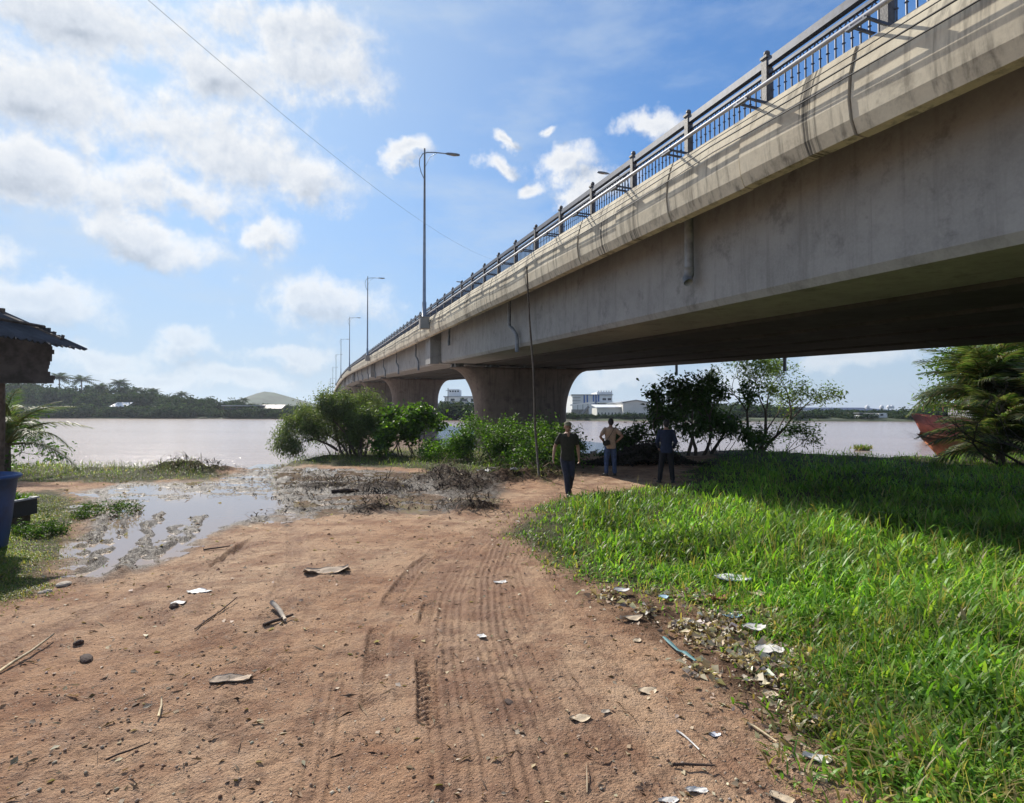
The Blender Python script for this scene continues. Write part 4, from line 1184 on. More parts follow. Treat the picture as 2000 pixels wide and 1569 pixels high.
b_ = GP(16, 926); b_.y = 17.2; b_.x = (14 - 1000) / F * 17.2; b_.z = gz(b_.x, b_.y)
palm('young_coconut_palm', 'young coconut palm with arching fronds under the tattered shed roof', b_, 19, 2.2, 1.0, .10, cm, rs, (-.1, 1.35))
b_ = V3((-15.6, 16.9, gz(-15.6, 16.9)))
plant('bush', 'leafy green bush at the foot of the young coconut palm', 'bush', b_, bush_tr(b_, 7, .8, 1.3, .02, 2, .7, 3, .05, .7), lambda tips, rs: leafy(tips, 7, .15, .16, .08, BR + DK, rs, droop=.2), 46)
b_ = V3((-19.5, 21.5, gz(-19.5, 21.5)))
plant('bush', 'dark bush at the far left edge beneath the shed', 'bush', b_, bush_tr(b_, 8, 3.2, 1.5, .03, 2, .7, 3, .05, .7), lambda tips, rs: leafy(tips, 8, .2, .18, .08, DK, rs, droop=.2), 47)
# dead fallen branch in front of the ship
t0 = V3((14.2, 19.0, gz(14.2, 19.0)))
plant('dead_branch', 'bare dead branch lying with its twigs spread out over the shaded grass by the ship', 'branch', t0,
      lambda rs: [dict(start=t0 + V3((1.9 + .5 * k, .4 - .3 * k, .1)), d=(-1, .2, .50 + .12 * k), length=1.35, rad=.05, depth=4, spread=.5, up=.10, kids=3, ratio=.7, wob=.16) for k in range(4)], None, 71, bark='dead_wood')
# low plants in the water by the far right bank and the floating clump
b_ = V3((23.1, 38.9, WATER))
t = thing('floating_clump', b_, 'small clump of floating water plants out on the river', 'plants')
m_ = MB(); m_.ball(b_, (.5, .3, .12), 9, 5); m_.build('mat', M['bark'], t)
rs = np.random.RandomState(4); n = 240
P = np.stack([rs.randn(n) * .3, rs.randn(n) * .2, .02 + rs.rand(n) * .1], -1)
link('leaves', blades('leaves', P, .15 + .3 * rs.rand(n), np.full(n, .05), rs.rand(n) * 6.28, .3 + .4 * rs.rand(n), .2 * rs.rand(n), tint_mix(n, BR + DRY, .3, rs)), M['leaf'], t)
# brush pile behind the men
bp = V3((4.7, 22.0, gz(4.7, 22.0)))
t = thing('brush_pile', bp, 'dark heap of cut branches behind the man with the shoulder bag', 'brush pile')
rs = np.random.RandomState(14); m_ = MB()
for k in range(520):
    u = rs.randn() * .95; v_ = rs.randn() * .45
    hgt = .78 * math.exp(-((u - .35) / 1.15) ** 2) * (.75 + .4 * rs.rand()) * rs.rand() ** .5
    c_ = bp + V3((u, v_, hgt)); a = rs.rand() * pi; L_ = .25 + .4 * rs.rand(); tl = rs.randn() * .35
    d = V3((cos(a) * L_ / 2, sin(a) * L_ / 2, tl * L_ / 2)); m_.tube([c_ - d, c_ + V3((0, 0, .04 * rs.randn())), c_ + d], [.012 + .016 * rs.rand(), .014, .004], 4, caps=False)
m_.build('branches', M['dead_wood'], t)['kind'] = 'stuff'
n = 5200; u = rs.randn(n) * 1.0; v_ = rs.randn(n) * .5; z_ = .72 * np.exp(-((u - .35) / 1.15) ** 2) * rs.rand(n) ** .6
lm_ = leaf_quads('dead_leaves', np.stack([u, v_, z_], -1), rdir(n, rs), rdir(n, rs, .8), .1 + .1 * rs.rand(n), .04 + .04 * rs.rand(n), tint_mix(n, [(.03, .03, .02), (.05, .045, .03), (.02, .02, .015)], .3, rs))
o = link('dead_leaves', lm_, M['dryleaf'], t); o['kind'] = 'stuff'

# ------------------------------------------------------------------ far bank: trees, palms, sheds and the factory
rs = np.random.RandomState(88)
FT = [(.034, .062, .040), (.046, .078, .044), (.028, .050, .034), (.058, .085, .046)]
def far_tree_meshes(kind, seed):
    r = np.random.RandomState(seed)
    tips = []; segs = []
    if kind == 'round':
        for k in range(4): grow(start=(r.randn() * .05, r.randn() * .05, 0), d=(r.randn() * .5, r.randn() * .5, 1), length=.36, rad=.022, depth=2, rs=r, spread=.75, up=.12, nseg=3, kids=3, tips=tips, segs=segs, ratio=.7)
        C, A, Nn, l, w, c = leafy(tips, 11, .075, .085, .055, FT, r, flat=.5, var=.35)
    else:
        for k in range(7): grow(start=(r.randn() * .12, r.randn() * .12, 0), d=(r.randn() * .9, r.randn() * .9, 1), length=.30, rad=.018, depth=1, rs=r, spread=.8, up=.1, nseg=3, kids=3, tips=tips, segs=segs, ratio=.8)
        C, A, Nn, l, w, c = leafy(tips, 14, .10, .10, .065, FT, r, flat=.5, var=.35)
        C[:, 2] = np.abs(C[:, 2])
    m_ = MB()
    for pts, rr in segs[:14]: m_.tube(pts, rr, 4, caps=False)
    tm = m_.mesh('trunk'); tm.materials.append(M['bark'])
    cm_ = leaf_quads('crown', C, A, Nn, l, w, c); cm_.materials.append(M['far_leaf'])
    top = np.percentile(C[:, 2], 99)
    return tm, cm_, top
RND = [far_tree_meshes('round', 100 + k) for k in range(4)]; BSH = [far_tree_meshes('bush', 120 + k) for k in range(3)]
def place_pair(name, label, cat, group, loc, meshes, h, wx, rz):
    tm, cm_, top = meshes
    t = thing(name, loc, label, cat, group, rz); s_ = h / top; t.scale = (s_ * wx, s_ * wx, s_)
    for nm, me in (('trunk' if cat != 'bush' else 'stem', tm), ('crown' if cat != 'bush' else 'foliage', cm_)):
        o = bpy.data.objects.new(nm, me); COL.objects.link(o); o.parent = t
    return t
def far_at(px, back):
    """ground point on the far bank, `back` metres behind its waterline, in the direction of column px"""
    u = (px - 1000) / F; y = 200.0
    for _ in range(12): y = bank_y(u * y) + back
    return V3((u * y, y, .1))
LB = 'trees of the wooded left far bank'
r = random.Random(3)
def toprow(px):   # height of the wood along the left bank
    pts = [(-300, 735), (0, 748), (80, 752), (160, 760), (230, 758), (300, 768), (380, 776), (450, 782), (560, 790), (700, 796)]
    for (a, c), (d, e) in zip(pts[:-1], pts[1:]):
        if a <= px <= d: return c + (e - c) * (px - a) / (d - a)
    return 790
px = -260
while px < 720:
    back = r.uniform(14, 45); p = far_at(px, back)
    h = max(3.2, (HZ - toprow(px) - 2) / F * p.y + 1.7) * r.uniform(.7, 1.12)
    seg = next(l for lim, l in ((60, 'behind the young coconut palm and shed'), (170, 'below the shed and the two broad coconut palms'), (280, 'around the white-roofed hut'), (380, 'in the middle, right of the white-roofed hut'), (500, 'behind the long dark shed'), (9999, 'behind the willow-like tree')) if px < lim)
    place_pair('far_tree', 'blue-green tree of the far left bank, ' + seg, 'tree', 'far left bank trees ' + seg, p, RND[r.randrange(4)], h, r.uniform(.85, 1.15), r.uniform(0, 6))
    px += r.uniform(7, 12) * (1 if px > 0 else 2)
px = -260
while px < 720:
    p = far_at(px, r.uniform(3.0, 8)); h = r.uniform(3.0, 5.2) * (1 if px < 400 else .75)
    seg = next(l for lim, l in ((60, 'behind the young coconut palm'), (215, 'left of the white-roofed hut'), (430, 'between the hut and the long dark shed'), (560, 'in front of the long dark sheds'), (9999, 'behind the willow-like tree')) if px < lim)
    place_pair('far_bush', 'dark waterline bush of the far left bank, ' + seg, 'bush', 'far left waterline bushes ' + seg, p, BSH[r.randrange(3)], h, r.uniform(1.3, 1.9), r.uniform(0, 6))
    px += r.uniform(9, 14) * (1 if px > 0 else 2)
# coconut palms above the wood
def far_palm_mesh(seed):
    rr_ = np.random.RandomState(seed); V = []; T = []; tri = []; qd = []
    for k in range(17):
        az = k * 2.399; el = 1.15 - 1.5 * (k / 17) + rr_.randn() * .1; L_ = .30 * (.85 + .3 * rr_.rand())
        d = V3((cos(az) * cos(el), sin(az) * cos(el), sin(el)))
        sd_ = V3((-sin(az), cos(az), 0)); P0 = V3((0, 0, 1.0)); prev = P0
        for i in range(9):
            t = (i + 1) / 9; q = P0 + d * L_ * t + V3((0, 0, -L_ * .5 * t * t))
            c = tuple(np.array(FT[rr_.randint(4)]) * (.7 + .6 * rr_.rand()))
            for s_ in (-1, 1):
                le = .085 * sin(pi * (.25 + .7 * t))
                i0 = len(V); V += [prev[:], q[:], ((prev + q) / 2 + sd_ * s_ * le + V3((0, 0, -le * .7)) + d * le * .5)[:]]; T += [(*c, 1)] * 3; tri.append((i0, i0 + 1, i0 + 2))
            prev = q
    cm_ = np_mesh('crown', np.array(V), [np.array(tri)], False, {'tint': np.array(T)}); cm_.materials.append(M['far_leaf'])
    m_ = MB(); m_.tube([(0, 0, 0), (.02, 0, .5), (0, 0, 1)], [.018, .012, .009], 6); tm = m_.mesh('trunk'); tm.materials.append(M['bark'])
    return tm, cm_, 1.0
FP = [far_palm_mesh(200 + k) for k in range(3)]
for (px, py, back, label) in ((115, 738, 40, 'coconut palm beside the lower corner of the shed, far bank'), (158, 742, 42, 'broad coconut palm, second from the shed on the far bank'), (195, 756, 34, 'smaller coconut palm between the two tallest on the far bank'),
        (233, 748, 40, 'tall coconut palm above the white-roofed hut'), (266, 762, 34, 'low coconut palm right of the white-roofed hut'), (298, 764, 36, 'coconut palm standing at the middle of the left wood'),
        (355, 770, 36, 'lone coconut palm above the low part of the wood'), (415, 783, 30, 'small coconut palm left of the long grey roofs'), (476, 780, 34, 'small coconut palm in front of the blue hill'),
        (60, 750, 38, 'coconut palm just under the shed wall, far bank'), (443, 788, 26, 'short coconut palm over the dark shed wall')):
    p = far_at(px, back); h = (HZ - py) / F * p.y + 1.6
    place_pair('coconut_palm', label, 'palm', 'coconut palms on the far bank', p, FP[r.randrange(3)], h * 1.02, 1.55 if h > 9 else 1.7, r.uniform(0, 6))
for px in list(range(862, 940, 9)) + list(range(1108, 1280, 8)) + list(range(1262, 1330, 8)):
    p = far_at(px, r.uniform(2.5, 6)); big = 862 <= px < 940
    seg = 'under the long white canopy' if px < 940 else ('in front of the tall factory' if px < 1170 else ('in front of the cream warehouse' if px < 1262 else 'just right of the cream warehouse'))
    place_pair('far_bush', 'low green bush on the far bank, ' + seg, 'bush', 'far bank bushes ' + seg, p, BSH[r.randrange(3)], r.uniform(3.6, 5.4) if big else r.uniform(.9, 1.8), 1.3, r.uniform(0, 6))
px = 1300
while px < 2150:
    p = far_at(px, r.uniform(3, 34)); back_ = p.y - bank_y(p.x)
    h = (1.5 + back_ * .045) * r.uniform(.75, 1.2) * (1.5 if px < 1540 or px > 1790 else 1)
    seg = next(l for lim, l in ((1430, 'behind the dark tree'), (1560, 'behind the pale airy tree'), (1675, 'left of the small white building'), (1740, 'around the small white building'), (1800, 'left of the red ship'), (9999, 'behind the feathery palms')) if px < lim)
    place_pair('far_bush', 'green bushy growth on the far right bank, ' + seg, 'bush', 'far right bank growth ' + seg, p, BSH[r.randrange(3)], h, r.uniform(1.6, 2.4), r.uniform(0, 6))
    px += r.uniform(7, 12)

M['white_wall'] = simple('white_wall_paint', (.72, .73, .73), .7, var=.06, scale=.4)
M['cream_wall'] = simple('cream_sheet_wall', (.70, .68, .62), .6, var=.06, scale=.4)
M['blue_paint'] = simple('blue_paint', (.04, .12, .36), .5, var=.2, scale=.5)
M['grey_roof'] = simple('grey_sheet_roof', (.30, .32, .34), .5, var=.15, scale=.3)
M['white_roof'] = simple('white_sheet_roof', (.80, .80, .80), .45, var=.04, scale=.3)
M['dark_win'] = simple('dark_window', (.03, .04, .06), .2)
M['slate_roof'] = simple('dark_blue_roof', (.035, .05, .10), .6, var=.2, scale=.2)
def bbox(px0, px1, py_top, py_bot, Y, depth, mat, name, parent, zadd=0):
    a = at(px0, py_top, Y); c = at(px1, py_bot, Y); m_ = MB()
    m_.box(((a.x + c.x) / 2, Y + depth / 2, (a.z + c.z) / 2 + zadd), (abs(c.x - a.x), depth, abs(a.z - c.z)))
    return m_.build(name, mat, parent)
def gable(px0, px1, py_eave, py_ridge, Y, depth, mat, name, parent, over=.4):
    a = at(px0, py_eave, Y); c = at(px1, py_eave, Y); rz_ = at((px0 + px1) / 2, py_ridge, Y).z
    mx_ = (a.x + c.x) / 2; m_ = MB(); y0, y1 = Y - over, Y + depth + over; th = .25
    for (xa, xb) in ((a.x - over, mx_), (c.x + over, mx_)):
        m_.add([(xa, y0, a.z + .02), (xb, y0, rz_ + .02), (xb, y1, rz_ + .02), (xa, y1, a.z + .02), (xa, y0, a.z + th), (xb, y0, rz_ + th), (xb, y1, rz_ + th), (xa, y1, a.z + th)],
               [(0,3,2,1),(4,5,6,7),(0,1,5,4),(1,2,6,5),(2,3,7,6),(3,0,4,7)])
    m_.build(name, mat, parent)
    m_ = MB(); m_.add([(a.x, Y, a.z), (c.x, Y, a.z), (mx_, Y, rz_), (a.x, Y + depth, a.z), (c.x, Y + depth, a.z), (mx_, Y + depth, rz_)], [(0,1,2),(3,5,4)])
    m_.build('gable_end', M['cream_wall'], parent)
# factory seen through the arch between the piers
Y = 262
t = thing('factory_building', (at(900, 806, Y).x, Y, .5), 'white factory block with dark windows, seen in the arch between the first two piers', 'factory')
bbox(868, 950, 776, 806, Y, 26, M['white_wall'], 'wall', t); bbox(876, 896, 760.5, 775.8, Y + 4, 14, M['white_wall'], 'roof_house', t); bbox(866, 952, 774, 776, Y - .6, 27.5, M['grey_roof'], 'parapet', t)
for (a, c) in ((880, 888), (899, 912), (920, 934)): bbox(a, c, 779, 785, Y - .15, .1, M['dark_win'], 'window', t)
for k in range(4): bbox(878 + k * 5, 881 + k * 5, 763, 766, Y + 3.85, .1, M['dark_win'], 'window', t)
Y = 238
t = thing('factory_hall', (at(900, 806, Y).x, Y, .5), 'low white hall with pale gabled roof and blue doors before the factory block', 'hall')
bbox(856, 925, 791, 812, Y, 18, M['white_wall'], 'wall', t); gable(864, 924, 788, 783.5, Y - 1, 18, M['white_roof'], 'roof', t)
for k in range(4): bbox(864 + 15 * k, 871 + 15 * k, 787, 795, Y - 1.25, .12, M['blue_paint'], 'door', t)
Y = 214
t = thing('canopy', (at(878, 806, Y).x, Y, .5), 'long white canopy roof at the bank before the blue doors', 'canopy')
bbox(840, 898, 798.5, 801.5, Y, 6, M['white_roof'], 'roof', t)
for k in range(5): bbox(844 + 12 * k, 844.8 + 12 * k, 801.6, 812, Y + .5, .25, M['drain'], 'post', t)
Y = 230
t = thing('mast', (at(875, 806, Y).x, Y, .5), 'thin dark mast in front of the white factory block', 'mast')
a = at(875, 758, Y); m_ = MB(); m_.tube([(a.x, Y, .3), (a.x, Y, a.z)], .16, 6); m_.box((a.x, Y, a.z - 1), (1.6, .2, .15)); m_.build('pole', M['cable'], t)
# large factory right of the pier
Y = 235
t = thing('factory_tower', (at(1160, 806, Y).x, Y, .5), 'tall white factory with upright blue stripes, right of the nearest pier', 'factory')
bbox(1118, 1196, 772, 812, Y, 26, M['white_wall'], 'wall', t)
bbox(1166, 1196, 766, 771.9, Y + 5, 18, M['white_wall'], 'roof_house', t)
for k in range(6): bbox(1168 + 5 * k, 1170.5 + 5 * k, 763, 766, Y + 5, .6, M['white_wall'], 'parapet_block', t)
bbox(1116, 1198, 770.4, 771.8, Y - .5, 5, M['grey_roof'], 'parapet', t)
for a in (1140, 1146, 1158, 1163, 1168): bbox(a, a + 2.6, 771, 789, Y - .3, .29, M['blue_paint'], 'blue_stripe', t)
for a in (1177, 1187): bbox(a, a + 7, 778, 782, Y - .15, .14, M['dark_win'], 'window', t)
for k in range(3): bbox(1118, 1134, 776 + 6 * k, 777 + 6 * k, Y - .6, .5, M['grey_roof'], 'ledge', t)
bbox(1166, 1198, 785, 787.5, Y - 2.5, 2.4, M['white_roof'], 'balcony', t)
Y = 205
t = thing('conveyor_shed', (at(1140, 806, Y).x, Y, .5), 'white roofed conveyor shed on posts between the tall factory and the warehouse', 'shed')
vs = [];
a, c = at(1114, 793, Y), at(1161, 787.5, Y); m_ = MB()
m_.add([(a.x, Y, a.z), (c.x, Y, c.z), (c.x, Y + 6, c.z), (a.x, Y + 6, a.z), (a.x, Y, a.z + .5), (c.x, Y, c.z + .5), (c.x, Y + 6, c.z + .5), (a.x, Y + 6, a.z + .5)], [(0,3,2,1),(4,5,6,7),(0,1,5,4),(1,2,6,5),(2,3,7,6),(3,0,4,7)]); m_.build('roof', M['white_roof'], t)
for k in range(5): bbox(1118 + 10 * k, 1119 + 10 * k, 792 - k, 815, Y + .6, .3, M['white_roof'] if k == 4 else M['drain'], 'post', t)
bbox(1116, 1150, 800, 812, Y + 5, .3, M['grey_roof'], 'back_wall', t)
a, c = at(1135, 812, Y), at(1150, 794, Y); m_ = MB(); m_.tube([a, c], .45, 4); m_.build('conveyor', M['drain'], t)
# cream warehouse
Y = 184
t = thing('warehouse', (at(1215, 806, Y).x, Y, .5), 'cream sheet-metal warehouse with a low gabled roof on the far bank', 'warehouse')
bbox(1217, 1267, 787, 816, Y, 30, M['cream_wall'], 'wall', t); gable(1217, 1267, 787, 782.5, Y, 30, M['grey_roof'], 'roof', t)
for a in (1225.5, 1247.5): bbox(a, a + 8.5, 807, 812.5, Y - .12, .1, M['dark_win'], 'door', t)
for k in range(16): bbox(1217.6 + 3.1 * k, 1218.0 + 3.1 * k, 787.5, 806, Y - .05, .04, M['white_wall'], 'rib', t)
bbox(1166, 1216.8, 797, 816, Y + 3, 12, M['cream_wall'], 'annex_wall', t)
a, c = at(1165, 797, Y + 2.5), at(1217, 791, Y + 2.5); m_ = MB(); y0, y1 = Y + 2.5, Y + 15
m_.add([(a.x, y0, a.z), (c.x, y0, a.z + .1), (c.x, y1, c.z), (a.x, y1, c.z), (a.x, y0, a.z + .25), (c.x, y0, a.z + .35), (c.x, y1, c.z + .25), (a.x, y1, c.z + .25)], [(0,3,2,1),(4,5,6,7),(0,1,5,4),(1,2,6,5),(2,3,7,6),(3,0,4,7)]); m_.build('annex_roof', M['white_roof'], t)
for k in range(7): bbox(1168 + 6.7 * k, 1170 + 6.7 * k, 806, 811, Y + 2.88, .1, M['dark_win'], 'window', t)
# long dark roof and white shed on the right
Y = 240
t = thing('long_shed', (at(1650, 806, Y).x, Y, .5), 'very long low building with a dark blue roof behind the far right bank', 'building')
bbox(1556, 1762, 803, 812, Y + 6, 30, M['slate_roof'], 'wall', t)
a, c = at(1560, 802, Y), at(1765, 804, Y); d_, e_ = at(1568, 796.5, Y), at(1745, 797, Y); m_ = MB()
m_.add([(a.x, Y, a.z), (c.x, Y, c.z), (e_.x, Y + 22, e_.z), (d_.x, Y + 22, d_.z), (a.x, Y, a.z + .3), (c.x, Y, c.z + .3), (e_.x, Y + 22, e_.z + .3), (d_.x, Y + 22, d_.z + .3)], [(0,3,2,1),(4,5,6,7),(0,1,5,4),(1,2,6,5),(2,3,7,6),(3,0,4,7)]); m_.build('roof', M['slate_roof'], t)
for px in (1694, 1722, 1736, 1742): 
    a = at(px, 794.5, Y + 15); m_ = MB(); m_.lathe([(.9, -.9), (.9, 0), (.5, .5), (.05, .7)], a, 8); m_.build('roof_vent', M['white_wall'], t)
Y = 170
t = thing('white_shed', (at(1705, 806, Y).x, Y, .3), 'small white building with stepped walls on the far right bank', 'building')
bbox(1679, 1699, 811, 821.5, Y, 8, M['white_wall'], 'wall', t); bbox(1699.3, 1716, 808, 816, Y + 2, 8, M['white_wall'], 'wall', t); bbox(1717, 1733, 807, 816, Y + 1, 8, M['white_wall'], 'wall', t)
bbox(1678, 1717, 806.5, 807.8, Y + .5, 10, M['grey_roof'], 'roof', t); bbox(1702, 1706, 810, 813, Y + 1.85, .1, M['dark_win'], 'window', t); bbox(1720, 1725, 809, 812, Y + .85, .1, M['dark_win'], 'window', t)
bbox(1683, 1690, 815, 820, Y - .12, .1, M['dark_win'], 'door', t)
# hut and sheds on the left far bank
p = far_at(233, 6)
t = thing('hut', (p.x, p.y, .2), 'small hut with a bright white roof on the left far bank', 'hut')
a, c = at(216, 795, p.y), at(249, 795, p.y); d_ = at(220, 786.5, p.y).z; m_ = MB()
m_.add([(a.x, p.y - 1, a.z), (c.x, p.y - 1, a.z), (c.x + .4, p.y + 3, d_), (a.x + .9, p.y + 3, d_), (a.x, p.y - 1, a.z + .15), (c.x, p.y - 1, a.z + .15), (c.x + .4, p.y + 3, d_ + .15), (a.x + .9, p.y + 3, d_ + .15)], [(0,3,2,1),(4,5,6,7),(0,1,5,4),(1,2,6,5),(2,3,7,6),(3,0,4,7)]); m_.build('roof', M['white_roof'], t)
bbox(219, 247, 796, 812, p.y, 3, M['bark'], 'wall', t)
p = far_at(490, 6)
t = thing('riverside_shed', (p.x, p.y, .2), 'long dark open shed with a thin grey roof on the left far bank', 'shed')
bbox(432, 508, 791.5, 793.5, p.y, 9, M['grey_roof'], 'roof', t); bbox(436, 505, 797, 816, p.y + 6, 2, M['dark_win'], 'wall', t)
for k in range(6): bbox(436 + 13 * k, 437 + 13 * k, 793.6, 817, p.y + .4, .2, M['bark'], 'post', t)
p = far_at(525, 10)
t = thing('riverside_shed', (p.x, p.y, .2), 'shed with a pale brown roof next to the willow-like tree, far bank', 'shed')
m_ = MB(); a, c = at(492, 799, p.y), at(552, 799, p.y); d_ = at(500, 791, p.y).z
m_.add([(a.x, p.y - 1, a.z), (c.x, p.y - 1, a.z), (c.x - 1, p.y + 6, d_), (a.x + 2, p.y + 6, d_), (a.x, p.y - 1, a.z + .15), (c.x, p.y - 1, a.z + .15), (c.x - 1, p.y + 6, d_ + .15), (a.x + 2, p.y + 6, d_ + .15)], [(0,3,2,1),(4,5,6,7),(0,1,5,4),(1,2,6,5),(2,3,7,6),(3,0,4,7)])
m_.build('roof', simple('brown_sheet_roof', (.34, .29, .26), .6, var=.2, scale=.5), t)
bbox(496, 548, 800, 817, p.y, 4, M['dark_win'], 'wall', t)
p = far_at(388, 30)
t = thing('riverside_shed', (p.x, p.y, .2), 'thin pale green roof showing between the trees of the left far bank', 'shed')
bbox(368, 408, 779.5, 781.5, p.y, 6, simple('pale_green_roof', (.30, .38, .33), .5), 'roof', t); bbox(372, 404, 781.8, 800, p.y + 1, 4, M['bark'], 'wall', t)

# ------------------------------------------------------------------ left edge: shed, tub, planter
M['tin'] = simple('weathered_tin_sheet', (.045, .05, .06), .85, 0, var=.35, scale=3, bump=.2)
M['thatch'] = simple('weathered_wall_sheet', (.085, .080, .080), .85, var=.4, scale=5, bump=.4)
M['blue_plastic'] = simple('blue_plastic', (.010, .055, .19), .5, var=.25, scale=4)
M['foam'] = simple('white_foam', (.42, .43, .44), .7, var=.08, scale=12)
sb = V3((-12.6, 10.6, 0))
t = thing('shed', (sb.x, 11.0, gz(-9.5, 11)), 'dark shed with corrugated tin roof and ragged torn wall at the left edge', 'shed')
SY = 10.2
def sat(px, py, Y=SY): return at(px, py, Y)
# roof: corrugated sheets side by side running back from us, falling to the right
ridge = sat(-420, 434); eave = sat(155, 668)
nsh = 4
for k in range(nsh):
    y1 = SY + .2 - k * .9; y0 = y1 - .93; m_ = MB(); vs = []; fs = []
    nn = 20; mm_ = 12
    r_ = random.Random(60 + k)
    for i in range(mm_ + 1):
        tt = i / mm_
        p = ridge.lerp(eave, tt)
        rag = 0
        for j in range(nn + 1):
            y = y0 + (y1 - y0) * j / nn
            z = p.z + .018 * cos(j * pi) - .12 * tt * tt + (.02 * r_.random() if i == mm_ else 0)
            vs.append((p.x + (r_.uniform(-.05, .03) if i == mm_ else 0), y, z + .012 * k))
    for i in range(mm_):
        for j in range(nn): fs.append((i * (nn + 1) + j, i * (nn + 1) + j + 1, (i + 1) * (nn + 1) + j + 1, (i + 1) * (nn + 1) + j))
    q = len(vs); vs += [(v[0], v[1], v[2] - .012) for v in vs]
    fs += [tuple(reversed([a + q for a in f])) for f in fs]
    m_.add(vs, fs); m_.build('roof_sheet', M['tin'], t)
# scalloped verge under the roof edge facing us: purlins and rafters
m_ = MB(); m_.tube([sat(-420, 446), sat(118, 664)], .045, 6); m_.build('rafter', M['bark'], t)
for k in range(5):
    p = sat(-380, 452).lerp(sat(110, 652), (k + .6) / 5); m_ = MB(); m_.tube([(p.x, SY + .15, p.z), (p.x, SY - 3.3, p.z)], .03, 6); m_.build('purlin', M['bark'], t)
# hanging wall made of ragged overlapping strips of matting with a torn right edge
torn = [(92, 648), (99, 655), (90, 661), (96, 668), (93, 676), (97, 684), (93, 690), (96, 698), (88, 705), (91, 712), (86, 718), (85, 724), (92, 729), (97, 735), (100, 741)]
r_ = random.Random(8)
py = 455; k = 0
def torn_x(y):
    if y < 648: return 92 + (648 - y) * -(575 / 234.)
    for (a, b1), (c, d1) in zip(torn[:-1], torn[1:]):
        if b1 <= y <= d1: return a + (c - a) * (y - b1) / (d1 - b1)
    return 100
rag_y = 640
while rag_y < 742:
    h_ = 7.2; xr_ = torn_x(min(741, max(648, rag_y + 3))) + r_.uniform(-2.5, 2.5)
    a = sat(-420, rag_y); c = sat(xr_, rag_y + h_); m_ = MB()
    m_.box(((a.x + c.x) / 2, SY + .06 + .012 * (k % 2), (a.z + c.z) / 2), (c.x - a.x, .03, a.z - c.z + .012)); m_.build('wall_strip', M['thatch'], t)
    rag_y += h_; k += 1
up = MB(); pl = [sat(-420, 446), sat(86, 650), sat(96, 640.5), sat(-420, 640.5)]
pl = [sat(-420, 440), sat(95, 648), sat(92, 641)]
vs = []
poly_ = [(-420, 641), (-420, 440), (100, 652), (92, 658)]
poly_ = [(-420, 640), (92, 640.2), (73, 640), (-420, 440)]
P4 = [sat(-420, 640), sat(70, 640), sat(-420, 441)]
m_ = MB(); vs = [(p.x, SY + .05, p.z) for p in P4] + [(p.x, SY + .08, p.z) for p in P4]
m_.add(vs, [(0,1,2),(5,4,3),(0,3,4,1),(1,4,5,2),(2,5,3,0)]); m_.build('gable_wall', M['thatch'], t)
for k in range(9):   # tatters under the eave
    a = sat(70 + k * 5.5, 641 + k * 2.2); m_ = MB(); m_.box((a.x, SY + .05, a.z - .05), (.05, .02, .10 + .05 * (k % 3)), R=Matrix.Rotation(.3 * (k % 3 - 1), 3, 'Y')); m_.build('tatter', M['thatch'], t)
for px_, yy in ((-9, SY + .1), (-260, SY + .1), (-330, SY - 3.1), (-500, SY - 3.1)):
    a = at(px_, 700, SY); m_ = MB(); g0 = gz(a.x, yy); m_.tube([(a.x, yy, g0 - .1), (a.x + .03, yy, g0 + 1.5), (a.x, yy, at(0, 600, SY).z)], [.055, .05, .045], 8); m_.build('post', M['bark'], t)
M['black_tray'] = simple('dark_plastic_tray', (.03, .032, .036), .6)
# tub
tx, ty = -7.47, 8.05
tz = gz(tx, ty)
t = thing('tub', (tx, ty, tz), 'large round blue plastic tub cut by the left edge of the photo', 'tub')
m_ = MB(); H = .98
m_.lathe([(.46, -.02), (.47, 0), (.50, .3), (.505, .31), (.53, .62), (.535, .63), (.565, H - .06), (.60, H - .055), (.615, H - .02), (.60, H), (.57, H), (.555, H - .06), (.44, .03), (.01, .03)], (tx, ty, tz), 40)
m_.build('body', M['blue_plastic'], t, True)
m_ = MB(); m_.lathe([(.50, .60), (.50, .62), (.01, .62)], (tx, ty, tz), 24)
m_.build('water', M['puddle'], t)
# foam planter boxes behind the tub
for (x, y, rz, label) in ((-8.62, 9.9, .25, 'shallow dark tray with a pale rim and green plants behind the blue tub'), ):
    z = gz(x, y); t = thing('planter_box', (x, y, z), label, 'planter')
    m_ = MB()
    for dx, dy, sx, sy in ((0, .24, .9, .05), (0, -.24, .9, .05), (-.43, 0, .05, .44), (.43, 0, .05, .44)): m_.box((x + dx, y + dy, z + .27), (sx, sy, .26))
    m_.box((x, y, z + .15), (.8, .44, .04)); m_.build('box', M['black_tray'], t)
    m_ = MB()
    for dx, dy, sx, sy in ((0, .25, .96, .05), (0, -.25, .96, .05), (-.46, 0, .05, .45), (.46, 0, .05, .45)): m_.box((x + dx, y + dy, z + .415), (sx, sy, .03))
    m_.build('rim', M['foam'], t)
    m_ = MB(); m_.box((x, y, z + .33), (.80, .42, .05)); m_.build('soil', M['dead_wood'], t)
    for q in (-.35, .35):
        m_ = MB(); m_.box((x + q, y, z + .06), (.08, .4, .14)); m_.build('support', M['bark'], t)
    rs = np.random.RandomState(5); n = 160
    P = np.stack([rs.uniform(-.35, .35, n), rs.uniform(-.18, .18, n), np.full(n, .33)], -1)
    link('leaves', blades('leaves', P, .12 + .25 * rs.rand(n), .03 + .03 * rs.rand(n), rs.rand(n) * 6.28, .4 + .5 * rs.rand(n), .3 * rs.rand(n), tint_mix(n, BR, .3, rs)), M['leaf'], t)
b_ = V3((-7.4, 9.3, gz(-7.4, 9.3)))
